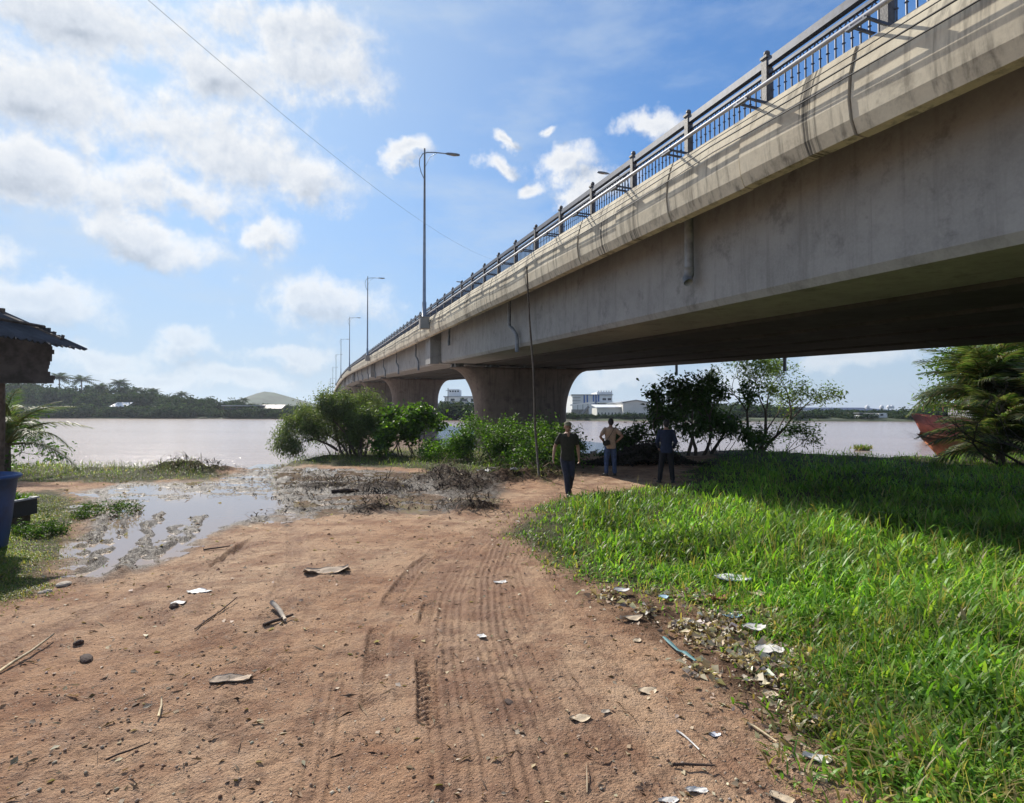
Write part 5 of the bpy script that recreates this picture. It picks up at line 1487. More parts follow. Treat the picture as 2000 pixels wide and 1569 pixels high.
plant('bush', 'low dark weedy bush between the blue tub and the puddle', 'bush', b_, bush_tr(b_, 8, .26, .9, .008, 1, .7, 4, .02, .7), lambda tips, rs: leafy(tips, 14, .06, .05, .02, DK + DK + [(.07, .10, .03)], rs, droop=.1), 48)
b_ = V3((-7.7, 11.2, gz(-7.7, 11.2)))
plant('bush', 'low spreading weeds at the edge of the dirt behind the planter', 'bush', b_, bush_tr(b_, 8, .22, 1.6, .008, 1, .8, 4, .0, .7), lambda tips, rs: leafy(tips, 14, .08, .05, .02, DK + [(.07, .10, .03)], rs, droop=.1), 49)

# ------------------------------------------------------------------ tall pole by the bushes, and the overhead wire
zb = gz(.75, 16.3)
t = thing('pole', (.75, 16.3, zb), 'tall thin leaning bamboo pole standing in the bushes before the nearest pier', 'pole')
m_ = MB(); p0 = V3((.75, 16.3, zb - .1)); p1 = at(1029, 522, 16.3)
m_.tube([p0, p0.lerp(p1, .25) + V3((-.03, 0, 0)), p0.lerp(p1, .5) + V3((.02, 0, 0)), p0.lerp(p1, .75) + V3((-.01, 0, 0)), p1], [.034, .032, .029, .026, .020], 9); m_.build('shaft', M['bamboo'], t, True)
for k in range(11):
    q = p0.lerp(p1, .06 + .085 * k); m_ = MB(); m_.lathe([(.024, -.008), (.038 - .0013 * k, 0), (.024, .008)], q, 9); m_.build('node', M['bamboo'], t)
m_ = MB(); m_.lathe([(.028, -.03), (.032, 0), (.028, .03)], p1, 8); m_.build('cap', M['cable'], t)
A, Bq = at(120, -150, 30), at(985, 512, 150)
m_ = MB(); m_.tube([A.lerp(Bq, k / 30) + V3((0, 0, -3.2 * (1 - (2 * k / 30 - 1) ** 2))) for k in range(31)], .013, 5); 
o = m_.build('overhead_wire', M['cable']); tag(o, 'thin overhead wire sagging across the sky from top left to the bridge', 'wire')

# ------------------------------------------------------------------ ships at the right bank
def hull(t, base, L_, Wd_, Hh, mat, rz, name='hull', rake=.5):
    m_ = MB(); vs = []; fs = []; ns = 16; nk = 9
    for i in range(ns + 1):
        u = i / ns
        w = Wd_ / 2 * min(1, (sin(min(1, u * 2.2) * pi / 2)) ** .8) * (1 if u < .85 else 1 - .25 * ((u - .85) / .15))
        top = Hh * (1 + .35 * (1 - min(1, u * 2.5)) ** 2)
        for k in range(nk):
            a = pi * k / (nk - 1)
            yy_ = -cos(a) * w; zz = top - (top + .3) * (sin(a) ** .75)
            back = rake * (1 - (zz + .3) / (top + .3)) * Hh * (1 - u) ** 2 * 1.6
            vs.append((u * L_ + back, yy_, zz))
    for i in range(ns):
        for k in range(nk - 1): fs.append((i * nk + k, (i + 1) * nk + k, (i + 1) * nk + k + 1, i * nk + k + 1))
        fs.append((i * nk + nk - 1, (i + 1) * nk + nk - 1, (i + 1) * nk, i * nk))
    fs.append(tuple(reversed(range(nk)))); fs.append(tuple(ns * nk + k for k in range(nk)))
    R = Matrix.Rotation(rz, 3, 'Z')
    vs = [tuple(R @ V3(v) + V3(base)) for v in vs]
    m_.add(vs, fs); o = m_.build(name, mat, t, True)
    m_ = MB(); pts = [R @ V3((0.15 + L_ * u, (-1) * Wd_ / 2 * min(1, (sin(min(1, u * 2.2) * pi / 2)) ** .8) * 1.01, Hh * (1 + .35 * (1 - min(1, u * 2.5)) ** 2) + .02)) + V3(base) for u in [k / 12 for k in range(12)]]
    m_.tube(pts, .07, 6); m_.build('rub_rail', mat, t, True)
    return R
bs = V3((36.6, 54.0, WATER))
t = thing('cargo_ship', bs, 'red ship bow out on the river behind the feathery palms', 'ship')
R = hull(t, bs, 22, 5.0, 1.75, M['red_hull'], .06)
for (x, y, z, sx, sy, sz, m__, nm) in ((6.2, 0, 2.5, 2.6, 3.2, 1.2, 'grey_roof', 'wheelhouse'), (6.2, 0, 3.17, 3.0, 3.6, .12, 'rust_hull', 'roof'), (9.5, 0, 2.1, 6, 3.6, .5, 'red_hull', 'hatch')):
    m_ = MB(); p = R @ V3((x, y, z)) + bs; m_.box(p, (sx, sy, sz), .06); m_.build(nm, M[m__], t)
for k in range(3):
    m_ = MB(); p = R @ V3((5.3 + .9 * k, -1.62, 2.6)) + bs; m_.box(p, (.55, .05, .5), .06); m_.build('window', M['dark_win'], t)
for k in range(7):
    m_ = MB(); p = R @ V3((.5 + .7 * k, -.9 - .25 * min(k, 5), 2.6)) + bs; m_.tube([p, p + V3((0, 0, .7))], .03, 5); m_.build('stanchion', M['rust_hull'], t)
bs = V3((18.8, 27.4, WATER + .25))
t = thing('beached_boat', bs, 'rusty brown-red boat hull aground on the bank below the red ship', 'boat')
hull(t, bs, 6.5, 2.4, .95, M['rust_hull'], -.12, rake=.9)
m_ = MB(); m_.box(bs + V3((3.4, -.4, .82)), (3.6, .9, .06), -.12); m_.build('thwart', M['bark'], t)

# ------------------------------------------------------------------ people
M['skin'] = simple('skin', (.33, .18, .115), .55, var=.08, scale=20)
M['olive'] = simple('dark_olive_cloth', (.028, .027, .018), .9, var=.25, scale=18, bump=.3)
M['navy'] = simple('dark_navy_cloth', (.022, .024, .040), .9, var=.25, scale=18, bump=.3)
M['tan_shirt'] = simple('tan_shirt_cloth', (.44, .31, .21), .9, var=.15, scale=18, bump=.3)
M['denim'] = simple('blue_denim', (.045, .075, .15), .9, var=.35, scale=14, bump=.3)
M['blue_dark'] = simple('dark_blue_shirt', (.015, .024, .055), .9, var=.2, scale=18)
M['black_cloth'] = simple('black_cloth', (.012, .012, .014), .9, var=.2, scale=18)
M['hair'] = simple('black_hair', (.012, .010, .009), .6, var=.3, scale=60, bump=.5)
M['leather'] = simple('black_leather', (.015, .013, .012), .45, var=.2, scale=20)
M['cap_cloth'] = simple('olive_cap_cloth', (.10, .095, .05), .85, var=.2, scale=20)
M['eye'] = simple('eye', (.03, .02, .015), .2)
M['lips'] = simple('lips', (.22, .09, .07), .5)
def remesh(o, vox, sm=4):
    m1 = o.modifiers.new('remesh', 'REMESH'); m1.mode = 'VOXEL'; m1.voxel_size = vox; m1.use_smooth_shade = True
    m2 = o.modifiers.new('smooth', 'SMOOTH'); m2.iterations = sm; m2.factor = .5
def rings(m_, L, n=16):
    """upright elliptical rings: (x, y, z, rx, ry)"""
    vs = []; fs = []
    for (x, y, z, rx, ry) in L:
        for k in range(n):
            a = 2 * pi * k / n; e = .85
            cx, sx = cos(a), sin(a)
            vs.append((x + rx * (abs(cx) ** e) * (1 if cx > 0 else -1), y + ry * (abs(sx) ** e) * (1 if sx > 0 else -1), z))
    for i in range(len(L) - 1):
        for k in range(n):
            k2 = (k + 1) % n; fs.append((i * n + k, i * n + k2, (i + 1) * n + k2, (i + 1) * n + k))
    fs.append(tuple(reversed(range(n)))); fs.append(tuple((len(L) - 1) * n + k for k in range(n)))
    m_.add(vs, fs)
def limb(m_, pts, rad, n=12):
    m_.tube(pts, rad, n)
    for p, r in zip(pts, rad): m_.ball(p, r * .985, 10, 8)
def hand(m_, wr, d, out, side):
    """palm, four bent fingers, and a thumb; d points along the hand, out is the back of the hand"""
    d = V3(d).normalized(); out = (V3(out) - d * V3(out).dot(d)).normalized(); across = d.cross(out) * side
    R = Matrix((across, d, out)).transposed()
    m_.ball(V3(wr) + d * .045, (.038, .052, .016), 10, 7, R)
    for k, (o_, ln) in enumerate(((-.029, .066), (-.010, .076), (.010, .071), (.028, .056))):
        b0 = V3(wr) + d * .075 + across * o_; b1 = b0 + (d * .9 - out * .25) * ln * .55 + across * o_ * .12; b2 = b1 + (d * .6 - out * .75) * ln * .5
        m_.tube([b0, b1, b2], [.0095, .0088, .0072], 8); m_.ball(b1, .0088, 8, 5); m_.ball(b2, .0072, 8, 5)
    t0 = V3(wr) + d * .022 - across * .026; t1 = t0 + (d * .6 - across * .62 - out * .25).normalized() * .036; t2 = t1 + (d * .9 - across * .1 - out * .4).normalized() * .03
    m_.tube([t0, t1, t2], [.013, .0105, .008], 8); m_.ball(t1, .0105, 8, 5); m_.ball(t2, .008, 8, 5)
def person(base, rz, label, pose, shirt, trousers, hair_cap, group=None):
    """local frame: facing -Y, +X is the person's left"""
    t = thing('person', base, label, 'person', group, rz)
    J = pose
    hd = V3(J['head']); nk = V3((0, 0, 1.44)) + V3(J.get('sh', (0, 0, 0)))
    lean = V3(J.get('sh', (0, 0, 0)))
    def T(z): return lean * max(0, min(1, (z - .9) / .5))
    b = MB()
    tor = [(0,0,.84,.135,.095), (0,0,.92,.142,.098), (0,.0,1.02,.128,.088), (0,.0,1.14,.140,.095), (0,0,1.27,.158,.102), (0,0,1.36,.160,.092), (0,0,1.41,.115,.070), (0,0,1.445,.058,.055)]
    rings(b, [(x + T(z).x, y + T(z).y, z, rx, ry) for x, y, z, rx, ry in tor])
    limb(b, [nk - V3((0, 0, .03)), hd - V3((0, -.012, .07))], [.054, .050])
    Rh = Matrix.Rotation(J.get('nod', 0), 3, 'X') @ Matrix.Rotation(J.get('turn', 0), 3, 'Z')
    def H_(p): return hd + Rh @ V3(p)
    b.ball(H_((0, .012, .02)), (.076, .094, .100), 16, 12, Rh)
    b.ball(H_((0, -.022, -.045)), (.058, .066, .072), 14, 10, Rh)
    b.ball(H_((0, -.058, -.095)), (.026, .022, .018), 8, 6, Rh)
    b.tube([H_((0, -.082, .012)), H_((0, -.104, -.022)), H_((0, -.086, -.036))], [.009, .013, .012], 8)
    b.ball(H_((0, -.076, .030)), (.052, .016, .010), 10, 6, Rh)
    for s in (-1, 1): b.ball(H_((s * .079, .012, -.008)), (.010, .020, .030), 8, 6, Rh)
    for s, arm in ((1, 'L'), (-1, 'R')):
        sh = V3((s * .165, 0, 1.375)) + lean; el = V3(J['el' + arm]); wr = V3(J['wr' + arm])
        limb(b, [sh, sh.lerp(el, .45), el], [.052, .046, .036]); limb(b, [el, el.lerp(wr, .35), wr], [.036, .038, .025])
        hand(b, wr, J['hd' + arm], J['ho' + arm], s * 1)
    for s, leg in ((1, 'L'), (-1, 'R')):
        hp = V3((s * .085, 0, .86)); kn = V3(J['kn' + leg]); an = V3(J['an' + leg])
        limb(b, [hp, hp.lerp(kn, .5), kn], [.085, .072, .052]); limb(b, [kn, kn.lerp(an, .35) + V3((0, .012, 0)), an], [.052, .052, .034])
        tp = J.get('toe' + leg, (0, -1, -.15)); f_ = V3(tp).normalized()
        b.ball(an + f_ * .07 - V3((0, 0, .045)), (.038, .10, .028), 10, 7, f_.to_track_quat('-Y', 'Z').to_matrix())
    o = b.build('body', M['skin'], t, True, world=False); remesh(o, .0078, 3)
    # shirt
    b = MB()
    rings(b, [(x + T(z).x, y + T(z).y, z, rx + .022, ry + .024) for x, y, z, rx, ry in [(0,0,.80,.142,.105)] + tor[1:-1] + [(0,0,1.425,.068,.060)]])
    for s, arm in ((1, 'L'), (-1, 'R')):
        sh = V3((s * .160, 0, 1.375)) + lean; el = V3(J['el' + arm]); fr = J.get('sleeve', .62)
        limb(b, [sh, sh.lerp(el, fr * .6), sh.lerp(el, fr)], [.060, .064, .064])
        if fr > .9: limb(b, [el, el.lerp(V3(J['wr' + arm]), .9)], [.055, .042])
    o = b.build('shirt', M[shirt], t, True, world=False); remesh(o, .012, 3)
    b = MB()
    rings(b, [(0, 0, .80, .145, .110), (0, 0, .88, .152, .112), (0, 0, .96, .140, .102)])
    for s, leg in ((1, 'L'), (-1, 'R')):
        hp = V3((s * .080, 0, .84)); kn = V3(J['kn' + leg]); an = V3(J['an' + leg])
        limb(b, [hp, hp.lerp(kn, .5), kn, kn.lerp(an, .5), an + (kn - an).normalized() * .02], [.098, .090, .074, .066, .064])
    o = b.build('trousers', M[trousers], t, True, world=False); remesh(o, .012, 3)
    b = MB(); rings(b, [(0, 0, .945, .156, .117), (0, 0, .975, .153, .115)], 20); b.build('belt', M['leather'], t, True, world=False) if not J.get('nobelt') else None
    for s, leg in ((1, 'L'), (-1, 'R')):
        an = V3(J['an' + leg]); f_ = V3(J.get('toe' + leg, (0, -1, -.15))).normalized(); Rf = f_.to_track_quat('-Y', 'Z').to_matrix()
        b = MB(); b.ball(an + Rf @ V3((0, -.075, -.045)), (.050, .135, .036), 12, 8, Rf); b.ball(an + Rf @ V3((0, .0, -.03)), (.046, .055, .05), 10, 7, Rf); b.box(an + Rf @ V3((0, -.06, -.075)), (.085, .25, .022), R=Rf)
        o = b.build('shoe', M['leather'], t, True, world=False); remesh(o, .010, 2)
    if hair_cap != 'cap':
        b = MB(); b.ball(H_((0, .022, .036)), (.084, .098, .094), 16, 12, Rh); b.ball(H_((0, .055, -.02)), (.072, .055, .07), 12, 8, Rh)
        o = b.build('hair', M['hair'], t, True, world=False); remesh(o, .010, 2)
    else:
        b = MB(); b.ball(H_((0, .03, .005)), (.080, .085, .075), 14, 10, Rh); o = b.build('hair', M['hair'], t, True, world=False)
        b = MB(); n = 18; vs = []; fs = []
        for i in range(7):
            ph = i / 6 * pi / 2
            for k in range(n):
                a = 2 * pi * k / n; vs.append(H_((.090 * cos(ph) ** .8 * cos(a), .010 + .108 * cos(ph) ** .8 * sin(a), .056 + .072 * sin(ph) ** 1.1)))
        for i in range(6):
            for k in range(n): k2 = (k + 1) % n; fs.append((i * n + k, i * n + k2, (i + 1) * n + k2, (i + 1) * n + k))
        b.add(vs, fs); cp = b.build('cap', M['cap_cloth'], t, True, world=False)
        b = MB(); vs = []
        for (z_) in (.070, .064):
            for k in range(9):
                a = pi + pi * k / 8; vs.append(H_((.086 * cos(a), -.015 + .10 * sin(a) * 1.0, z_)))
            for k in range(9):
                a = pi + pi * k / 8; vs.append(H_((.080 * cos(a), -.035 + .135 * sin(a), z_ - .010)))
        fs = [(k, k + 1, 10 + k, 9 + k) for k in range(8)] + [(27 + k, 28 + k, 19 + k, 18 + k) for k in range(8)] + [(9 + k, 10 + k, 28 + k, 27 + k) for k in range(8)]
        b.add(vs, fs); b.build('visor', M['cap_cloth'], cp, True, world=False)
    if hair_cap == 'cap':
        b = MB(); b.ball(lean + V3((0, -.100, 1.385)), (.030, .022, .052), 10, 7); b.ball(lean + V3((0, -.085, 1.425)), (.045, .03, .025), 10, 6); b.build('neck', M['skin'], t, True, world=False)
    for s in (-1, 1):
        b = MB(); b.ball(H_((s * .028, -.079, .008)), (.013, .008, .008), 8, 6, Rh); b.build('eye', M['eye'], t, True, world=False)
    b = MB(); b.ball(H_((0, -.083, -.060)), (.022, .008, .007), 8, 6, Rh); b.build('mouth', M['lips'], t, True, world=False)
    return t, H_, lean
# walking man with cap, coming towards us
x, y = G(1108, 968); z = gz(x, y)
t, H_, lean = person((x, y, z + .015), radians(4), 'man in an olive cap, dark shirt and dark trousers walking towards us on the dirt', dict(
    head=(.0, -.055, 1.565), nod=.13, turn=.0, sh=(0, -.05, 0),
    elR=(-.285, .02, 1.115), wrR=(-.335, -.10, .885), hdR=(-.15, -.25, -1), hoR=(-1, .0, .1),
    elL=(.255, .03, 1.10), wrL=(.27, .0, .86), hdL=(.05, .05, -1), hoL=(1, 0, .1),
    knL=(.085, -.075, .47), anL=(.075, .16, .15), toeL=(.1, -.8, -.75),
    knR=(-.045, -.14, .48), anR=(-.02, -.22, .085), toeR=(-.05, -1, .08)), 'olive', 'navy', 'cap')
t.scale = (1.0, 1.0, 1.0)
b = MB(); b.lathe([(.004, 0), (.004, .07)], (-.352, -.16, .76), 6); b.build('cigarette', M['white_wall'], t, world=False)
# man standing with hands on hips, seen from behind
x, y = G(1192, 931); z = gz(x, y)
t, H_, lean = person((x, y, z + .012), radians(186), 'man with hands on hips seen from behind, tan shirt and blue jeans', dict(
    head=(-.02, -.02, 1.57), nod=.05, turn=-.15, sh=(0, 0, 0),
    elR=(-.335, .10, 1.16), wrR=(-.185, -.02, .995), hdR=(.75, -.55, -.35), hoR=(-.6, .0, .8),
    elL=(.335, .12, 1.16), wrL=(.195, -.01, .99), hdL=(-.75, -.55, -.3), hoL=(.6, 0, .8),
    knL=(.115, -.02, .47), anL=(.135, .02, .085), toeL=(.35, -1, -.12),
    knR=(-.115, -.02, .47), anR=(-.12, .02, .085), toeR=(-.4, -1, -.12)), 'tan_shirt', 'denim', 'hair')
bag = thing('shoulder_bag', V3((x, y, z)) , 'black shoulder bag hanging on the tan-shirted man at his left side', 'bag', None, radians(186))
b = MB(); b.ball((.165, .165, .985), (.115, .05, .085), 12, 8, Matrix.Rotation(.25, 3, 'Y')); b.box((.165, .18, .98), (.20, .075, .13), R=Matrix.Rotation(.25, 3, 'Y')); o = b.build('bag_body', M['leather'], bag, True, world=False); remesh(o, .009, 3)
b = MB(); b.tube([(.16, .14, 1.05), (.08, .138, 1.16), (-.01, .142, 1.29), (-.085, .10, 1.415), (-.10, .0, 1.435), (-.07, -.10, 1.38), (.03, -.135, 1.22), (.17, -.11, 1.08), (.2, .05, 1.03)], .014, 6, ell=.45); b.build('strap', M['leather'], bag, True, world=False)
# third man in the shade
x, y = G(1301, 944); z = gz(x, y)
person((x, y, z + .012), radians(170), 'man in dark clothes standing in deep bridge shade, seen from behind', dict(
    head=(.0, -.02, 1.57), nod=.0, turn=.1, sh=(0, 0, 0), sleeve=1.0,
    elR=(-.24, .02, 1.10), wrR=(-.20, -.14, .93), hdR=(.3, -.5, -.6), hoR=(-1, .0, .1),
    elL=(.24, .02, 1.10), wrL=(.20, -.13, .93), hdL=(-.3, -.5, -.6), hoL=(1, 0, .1),
    knL=(.135, -.01, .47), anL=(.18, .02, .085), toeL=(.3, -1, -.12),
    knR=(-.125, -.01, .47), anR=(-.16, .02, .085), toeR=(-.3, -1, -.12)), 'blue_dark', 'black_cloth', 'hair')

# ------------------------------------------------------------------ rubbish lying about, piece by piece
M['card'] = simple('wet_cardboard', (.40, .31, .23), .85, var=.2, scale=10, bump=.3)
M['paper'] = simple('dirty_white_plastic', (.62, .60, .57), .6, var=.12, scale=14, bump=.2)
M['paper_w'] = simple('white_sheet', (.70, .71, .76), .5, var=.05, scale=6)
M['straw_col'] = simple('dry_straw', (.50, .40, .25), .8, var=.2, scale=20)
M['brown_leaf'] = simple('tan_dead_leaf', (.50, .40, .28), .75, var=.2, scale=18, bump=.2)
M['dark_clod'] = simple('dark_wood_scrap', (.07, .045, .035), .9, var=.3, scale=20, bump=.5)
M['stone'] = simple('pale_stone', (.42, .36, .29), .85, var=.2, scale=15, bump=.5)
M['teal'] = simple('teal_string', (.07, .19, .21), .7)
M['bluebag'] = simple('pale_blue_plastic', (.35, .52, .62), .4, var=.1)
def sheet(name, label, cat, px, py, w_px, d, mat, rz, seed, th=.004, curl=.05, lift=.02, shape=None, on_grass=0.0, cover=None):
    """a thin crumpled sheet lying on the ground at that spot; w_px its width in the photograph"""
    rr_ = random.Random(seed); c = GP(px, py); Wm = w_px * c.y / F
    t = tag(bpy.data.objects.new(name, None), label, cat); bpy.data.objects.remove(t)
    n1, n2 = 9, 7; vs = []; fs = []
    D = Wm * d
    ph = rr_.random() * 9
    for i in range(n1 + 1):
        for j in range(n2 + 1):
            u = i / n1 * 2 - 1; v = j / n2 * 2 - 1
            if shape == 'leaf': hw_ = (1 - u * u) ** .6; v2 = v * hw_ * .98
            elif shape == 'blob': hw_ = .55 + .45 * sqrt(max(0, 1 - u * u)); v2 = v * hw_ * (1 + .15 * sin(3 * u + ph))
            else: v2 = v * (1 + .10 * sin(2.3 * u + ph))
            x = u * Wm / 2 * (1 + (.06 * sin(4 * v + ph) if shape != 'leaf' else 0)); y = v2 * D / 2
            z = lift * .3 + curl * .55 * Wm * (u * u * .5 + .35 * v * v) + Wm * .05 * sin(3.1 * u + ph) * cos(2.7 * v - ph) + Wm * .02 * rr_.uniform(-1, 1)
            vs.append((x, y, max(.003, z) + on_grass))
    k = len(vs)
    for i in range(n1):
        for j in range(n2): a = i * (n2 + 1) + j; fs.append((a, a + n2 + 1, a + n2 + 2, a + 1))
    vs += [(x, y, z - th) for x, y, z in vs]; fs += [tuple(reversed([a + k for a in f])) for f in fs[:n1 * n2]]
    ring = [i * (n2 + 1) for i in range(n1 + 1)] + [n1 * (n2 + 1) + j for j in range(1, n2 + 1)] + [i * (n2 + 1) + n2 for i in reversed(range(n1))] + [j for j in reversed(range(1, n2))]
    for q in range(len(ring)): a, b2 = ring[q], ring[(q + 1) % len(ring)]; fs.append((a, b2, b2 + k, a + k))
    m_ = MB(); m_.add(vs, fs); o = m_.build(name, M[mat], None, True)
    o.location = c; o.rotation_euler = (0, 0, rz); return tag(o, label, cat)
def stick(name, label, a, b2, r, mat, cat='stick', z0=.015, z1=.03, kink=.02):
    p, q = GP(*a), GP(*b2); p.z += z0; q.z += z1; m_ = MB(); L_ = (q - p).length
    md = p.lerp(q, .5) + V3((kink * L_, kink * L_, 0)); md.z = max(md.z, gz(md.x, md.y) + r)
    m_.tube([p, p.lerp(md, .5) + V3((0, 0, .004)), md, md.lerp(q, .5), q], [r, r * .95, r * .9, r * .8, r * .6], 7)
    o = m_.build(name, M[mat], None, True); return tag(o, label, cat)
def rock(name, label, px, py, w_px, mat, seed, cat='stone', asp=(1, .8, .55)):
    c = GP(px, py); r_ = w_px * c.y / F / 2; rr_ = np.random.RandomState(seed)
    m_ = MB(); m_.ball((0, 0, 0), (r_ * asp[0], r_ * asp[1], r_ * asp[2]), 9, 6)
    v = np.array(m_.v); v *= (1 + .32 * (fbm(v[:, 0] / r_ + seed, v[:, 1] / r_ + v[:, 2] / r_ * 1.7, 1.6, 3, seed)[:, None] - .5) * 2)
    m_.v = [tuple(p) for p in v]; o = m_.build(name, M[mat], None, False); o.location = c + V3((0, 0, r_ * asp[2] * .45)); o.rotation_euler = (0, 0, rr_.rand() * 6)
    return tag(o, label, cat)
sheet('cardboard', 'large curled grey-brown cardboard piece lying in the middle of the dirt, below the puddle', 'cardboard', 640, 1119, 84, .42, 'card', .22, 1, .006, .22)
sheet('cardboard', 'long flat beige cardboard strip on the dirt at lower left of centre', 'cardboard', 456, 1331, 74, .36, 'card', .24, 2, .006, .12)
sheet('plastic_scrap', 'flat crumpled pale plastic scrap on the dirt left of the curled cardboard', 'scrap', 393, 1156, 46, .5, 'paper', .0, 3, .003, .08, shape='blob')
sheet('foam_scrap', 'small white scrap resting on a dark clod left of centre', 'scrap', 353, 1180, 26, .6, 'paper', .1, 4, .006, .05, .05)
rock('clod', 'dark clod of earth under the small white scrap', 344, 1187, 22, 'dark_clod', 4, 'clod')
rock('clod', 'dark clod right above the dark scrap of wood at the left', 159, 1258, 20, 'dark_clod', 5, 'clod')
rock('wood_scrap', 'dark scrap of rotten wood lying on the dirt at the left', 176, 1290, 50, 'dark_clod', 6, 'wood', (1, .45, .25))
stick('stick', 'long pale reed lying across the dirt at the left edge', (2, 1318), (112, 1250), .011, 'straw_col', z1=.05)
stick('stick', 'thin dry twig pointing up to the right, above the bent driftwood', (385, 1232), (466, 1176), .007, 'dark_clod')
stick('driftwood', 'short bent piece of pale driftwood on the dirt, its long arm', (534, 1190), (560, 1217), .024, 'stone', 'driftwood', .05, .03)
stick('driftwood', 'short cross piece of driftwood beside the bent one', (518, 1226), (575, 1208), .016, 'dark_clod', 'driftwood')
stick('stick', 'thin pale stem on the dirt below the beige cardboard strip', (316, 1410), (322, 1374), .007, 'straw_col')
stick('stick', 'thin dark stem in the bottom left of the dirt', (215, 1490), (300, 1462), .006, 'dark_clod')
stick('stick', 'dark stick beside the start of the tyre tread, upper middle', (400, 1072), (452, 1068), .012, 'dark_clod')
rock('clod', 'flat dark clod lying in the tyre ribs at the lower centre', 994, 1377, 28, 'dark_clod', 8, 'clod', (1, .5, .25))
sheet('plastic_scrap', 'small grey-white scrap with a dark shadow at the top of the tyre tracks', 'scrap', 978, 1137, 24, .6, 'paper', .3, 9, .004, .15, .03)
sheet('plastic_scrap', 'tiny white bent scrap on the tyre ribs right of the twin tracks', 'scrap', 941, 1248, 14, 1.2, 'paper', .4, 10, .004, .2, .03)
sheet('dead_leaf', 'large round pale dead leaf on the dirt, lower right of the tracks', 'leaf', 1262, 1354, 40, .75, 'brown_leaf', .3, 11, .002, .12, shape='leaf')
sheet('dead_leaf', 'tan dead leaf near the bottom of the tyre ribs', 'leaf', 1132, 1408, 44, .6, 'brown_leaf', .1, 12, .002, .15, shape='leaf')
sheet('dead_leaf', 'grey oval scrap between the two large dead leaves', 'leaf', 1181, 1398, 22, .6, 'stone', .5, 13, .002, .15, shape='leaf')
sheet('dead_leaf', 'curled brown husk at the grass edge above the round pale leaf', 'leaf', 1232, 1212, 48, .5, 'brown_leaf', .2, 14, .003, .35, shape='leaf')
sheet('dead_leaf', 'cream leaf lobe standing out of the litter at the grass edge', 'leaf', 1501, 1362, 22, 1.2, 'brown_leaf', 1.2, 15, .003, .3, .05, shape='blob')
sheet('dead_leaf', 'small cream leaf just below the cream lobe', 'leaf', 1518, 1382, 14, .6, 'brown_leaf', .9, 16, .003, .2, shape='leaf')
sheet('dead_leaf', 'pale small leaf left of the twisted teal strip', 'leaf', 1242, 1254, 22, .7, 'brown_leaf', .9, 17, .003, .2, shape='leaf')
sheet('white_sheet', 'large folded white sheet lying on the grass edge, nearer its middle', 'sheet', 1430, 1152, 66, .55, 'paper_w', -.32, 18, .010, .06, .08, on_grass=.11)
sheet('plastic_bag', 'flat pale plastic bag with teal edges lying at the grass edge', 'bag', 1497, 1283, 52, .8, 'paper', .5, 19, .006, .10, .05, shape='blob', on_grass=.04)
sheet('plastic_bag', 'crumpled white bag half hidden in grass below the white sheet', 'bag', 1470, 1240, 44, .7, 'paper', .2, 20, .004, .3, .05, shape='blob', on_grass=.04)
sheet('plastic_bag', 'small pale blue plastic bag in the grass left of the white sheet', 'bag', 1294, 1178, 18, 1.0, 'bluebag', .2, 21, .004, .4, .05, shape='blob', on_grass=.03)
sheet('plastic_bag', 'grey plastic bag in the grass edge, above the brown husk', 'bag', 1213, 1165, 30, .7, 'paper', .0, 22, .004, .4, .05, shape='blob', on_grass=.03)
sheet('plastic_bag', 'thin blue-grey film lying under the grass just below the folded sheet', 'bag', 1428, 1212, 36, .6, 'bluebag', .0, 23, .004, .2, .02, shape='blob', on_grass=.02)
sheet('foam_cup', 'small tan crumpled cup among the dead leaves under the folded sheet', 'cup', 1472, 1178, 34, .7, 'brown_leaf', .3, 24, .006, .4, .06, shape='blob', on_grass=.06)
sheet('husk', 'rust-brown husk under the left end of the folded sheet', 'husk', 1402, 1180, 34, .6, 'rust_hull', .3, 25, .006, .4, .05, shape='blob', on_grass=.03)
sheet('wrapper', 'crumpled white wrapper at the right corner of the dirt, near the bottom', 'wrapper', 1590, 1487, 52, .45, 'paper', -.25, 26, .004, .2, .03, shape='blob')
sheet('wrapper', 'torn white tissue at the bottom edge of the dirt', 'wrapper', 1357, 1540, 40, .4, 'paper', .0, 27, .004, .15, .02, shape='blob')
sheet('wrapper', 'bright white tissue cut by the bottom edge', 'wrapper', 1302, 1562, 40, .4, 'paper', .1, 28, .004, .15, .02, shape='blob')
sheet('wrapper', 'small purple-white wrapper left of the long white straw', 'wrapper', 1392, 1438, 20, .8, 'paper_w', .3, 29, .004, .3, .02, shape='blob')
stick('straw', 'long white plastic straw on the dirt near the bottom right', (1318, 1432), (1362, 1468), .006, 'paper', 'straw', .008, .012)
stick('stick', 'dark thin stick below the white plastic straw', (1310, 1496), (1392, 1506), .008, 'dark_clod')
stick('stick', 'dry tan stem pointing towards the crumpled wrapper', (1456, 1420), (1512, 1460), .007, 'straw_col')
sheet('card_strip', 'tan card strip at the bottom right corner of the dirt', 'card', 1582, 1518, 46, .5, 'brown_leaf', -.5, 30, .005, .05, .01)
sheet('card_strip', 'tan card strip cut by the bottom edge, left of the other', 'card', 1520, 1556, 44, .5, 'brown_leaf', -.6, 31, .005, .05, .01)
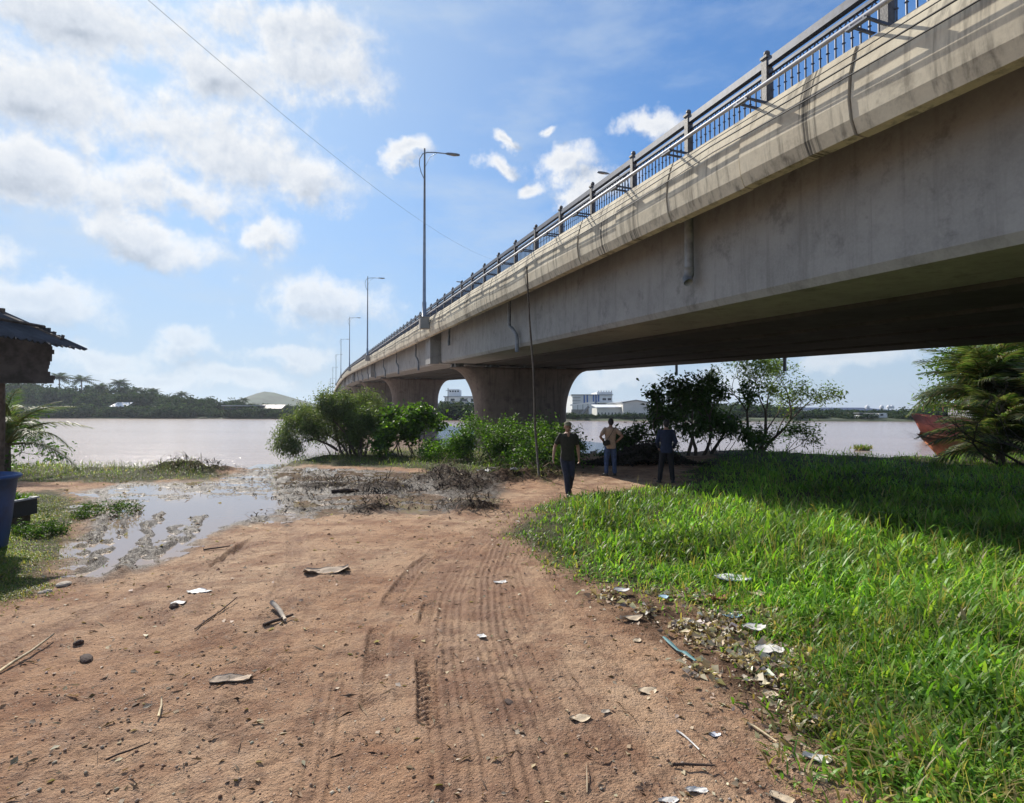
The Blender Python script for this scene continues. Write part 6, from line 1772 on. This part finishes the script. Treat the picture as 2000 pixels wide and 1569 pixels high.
# teal strip: a twisted rope of plastic
rr_ = random.Random(3); pts = [GP(1294, 1250), GP(1308, 1266), GP(1322, 1280), GP(1334, 1284), GP(1356, 1306)]
m_ = MB(); m_.tube([p + V3((0, 0, .03 + .015 * rr_.random())) for p in pts], [.012, .018, .012, .02, .010], 5, ell=.5); o = m_.build('plastic_strip', M['teal']); tag(o, 'twisted teal plastic strip lying on the litter at the grass edge', 'strip')
rock('stone', 'pale stone at the left edge of the puddle mud', 130, 1140, 34, 'stone', 33, asp=(1, .6, .3))
rock('stone', 'small pale stone left of the puddle corner', 96, 1155, 18, 'stone', 34)
rock('stone', 'small white stone beside the grass at the left', 86, 1157, 14, 'stone', 35)
sheet('palm_husk', 'pale dry husk lying in the short grass at the left', 'husk', 88, 1040, 22, .5, 'brown_leaf', .2, 36, .005, .3, .05, shape='leaf')
# rubbish by the heap and the pole
for i, (px, py, w_, mt, l) in enumerate(((878, 925, 20, 'paper', 'white bag on top of the dark mud heap'), (945, 930, 22, 'paper', 'white crumpled bag between the mud heap and the bushes'), (962, 938, 12, 'stone', 'small round pale lump just right of the crumpled bag'),
        (1005, 938, 14, 'paper', 'small white rubbish bag left of the pole foot'), (1015, 928, 18, 'brown_leaf', 'tan rubbish heap piece at the pole foot'), (765, 897, 12, 'paper', 'little white bag in the grass left of the mud heap'),
        (1160, 888, 14, 'paper', 'pale rubbish at the left foot of the brush pile'), (1222, 897, 22, 'paper', 'pale flattened rubbish at the right foot of the brush pile'), (1252, 896, 10, 'paper', 'small pale scrap right of the brush pile'))):
    sheet('rubbish', l, 'rubbish', px, py, w_ * 1.3, .8, mt, i * .7, 40 + i, .01, .5, .1, shape='blob', on_grass=.05)
# driftwood plank in the puddle mud
stick('plank', 'dark flat plank lying in the wet mud left of the heap', (648, 962), (702, 960), .05, 'dark_clod', 'plank', .03, .03)
# extra nameless bits: twigs on the dirt, too many to count
rs = np.random.RandomState(66); n = 900
y = 2.3 + 12 * rs.rand(n) ** 1.4; x = (rs.rand(n) * 2 - 1) * y
g_, mu_, p_, l_, s_ = zones(x, y); k = (g_ < .1) & (p_ < -.1); x, y = x[k], y[k]; n = len(x); z = ground_h(x, y) + .006
me = blades('twig_litter', np.stack([x, y, z], -1), .04 + .16 * rs.rand(n) ** 2, .003 + .006 * rs.rand(n), rs.rand(n) * 2 * pi, np.full(n, 1.25), .0 + .03 * rs.rand(n) + .23, tint_mix(n, [(.10, .06, .04), (.40, .30, .2), (.05, .035, .03)], .3, rs))
n_ = len(me.vertices); co = np.empty(n_ * 3, dtype=np.float32); me.vertices.foreach_get('co', co); co = co.reshape(-1, 3)
co[:, 2] = ground_h(co[:, 0], co[:, 1]) + .004 + .012 * (np.arange(n_) % 7 > 2); me.vertices.foreach_set('co', co.ravel())
o = link('twig_litter', me, M['dryleaf']); tag(o, 'thin twigs and stems scattered over the dirt', 'twigs', kind='stuff')

# ------------------------------------------------------------------ the air
hm_ = bpy.data.materials.new('haze'); hm_.use_nodes = True; ht = hm_.node_tree; ht.nodes.clear()
ho = N(ht, 'ShaderNodeOutputMaterial'); pv = N(ht, 'ShaderNodeVolumePrincipled')
pv.inputs['Color'].default_value = (.80, .88, 1.0, 1); pv.inputs['Density'].default_value = .0002; pv.inputs['Anisotropy'].default_value = .35
ht.links.new(pv.outputs[0], ho.inputs['Volume'])
mb = MB(); mb.box((0, 0, 27.0), (24000, 24000, 64.0)); hz_ = mb.build('haze', hm_); tag(hz_, kind='stuff')
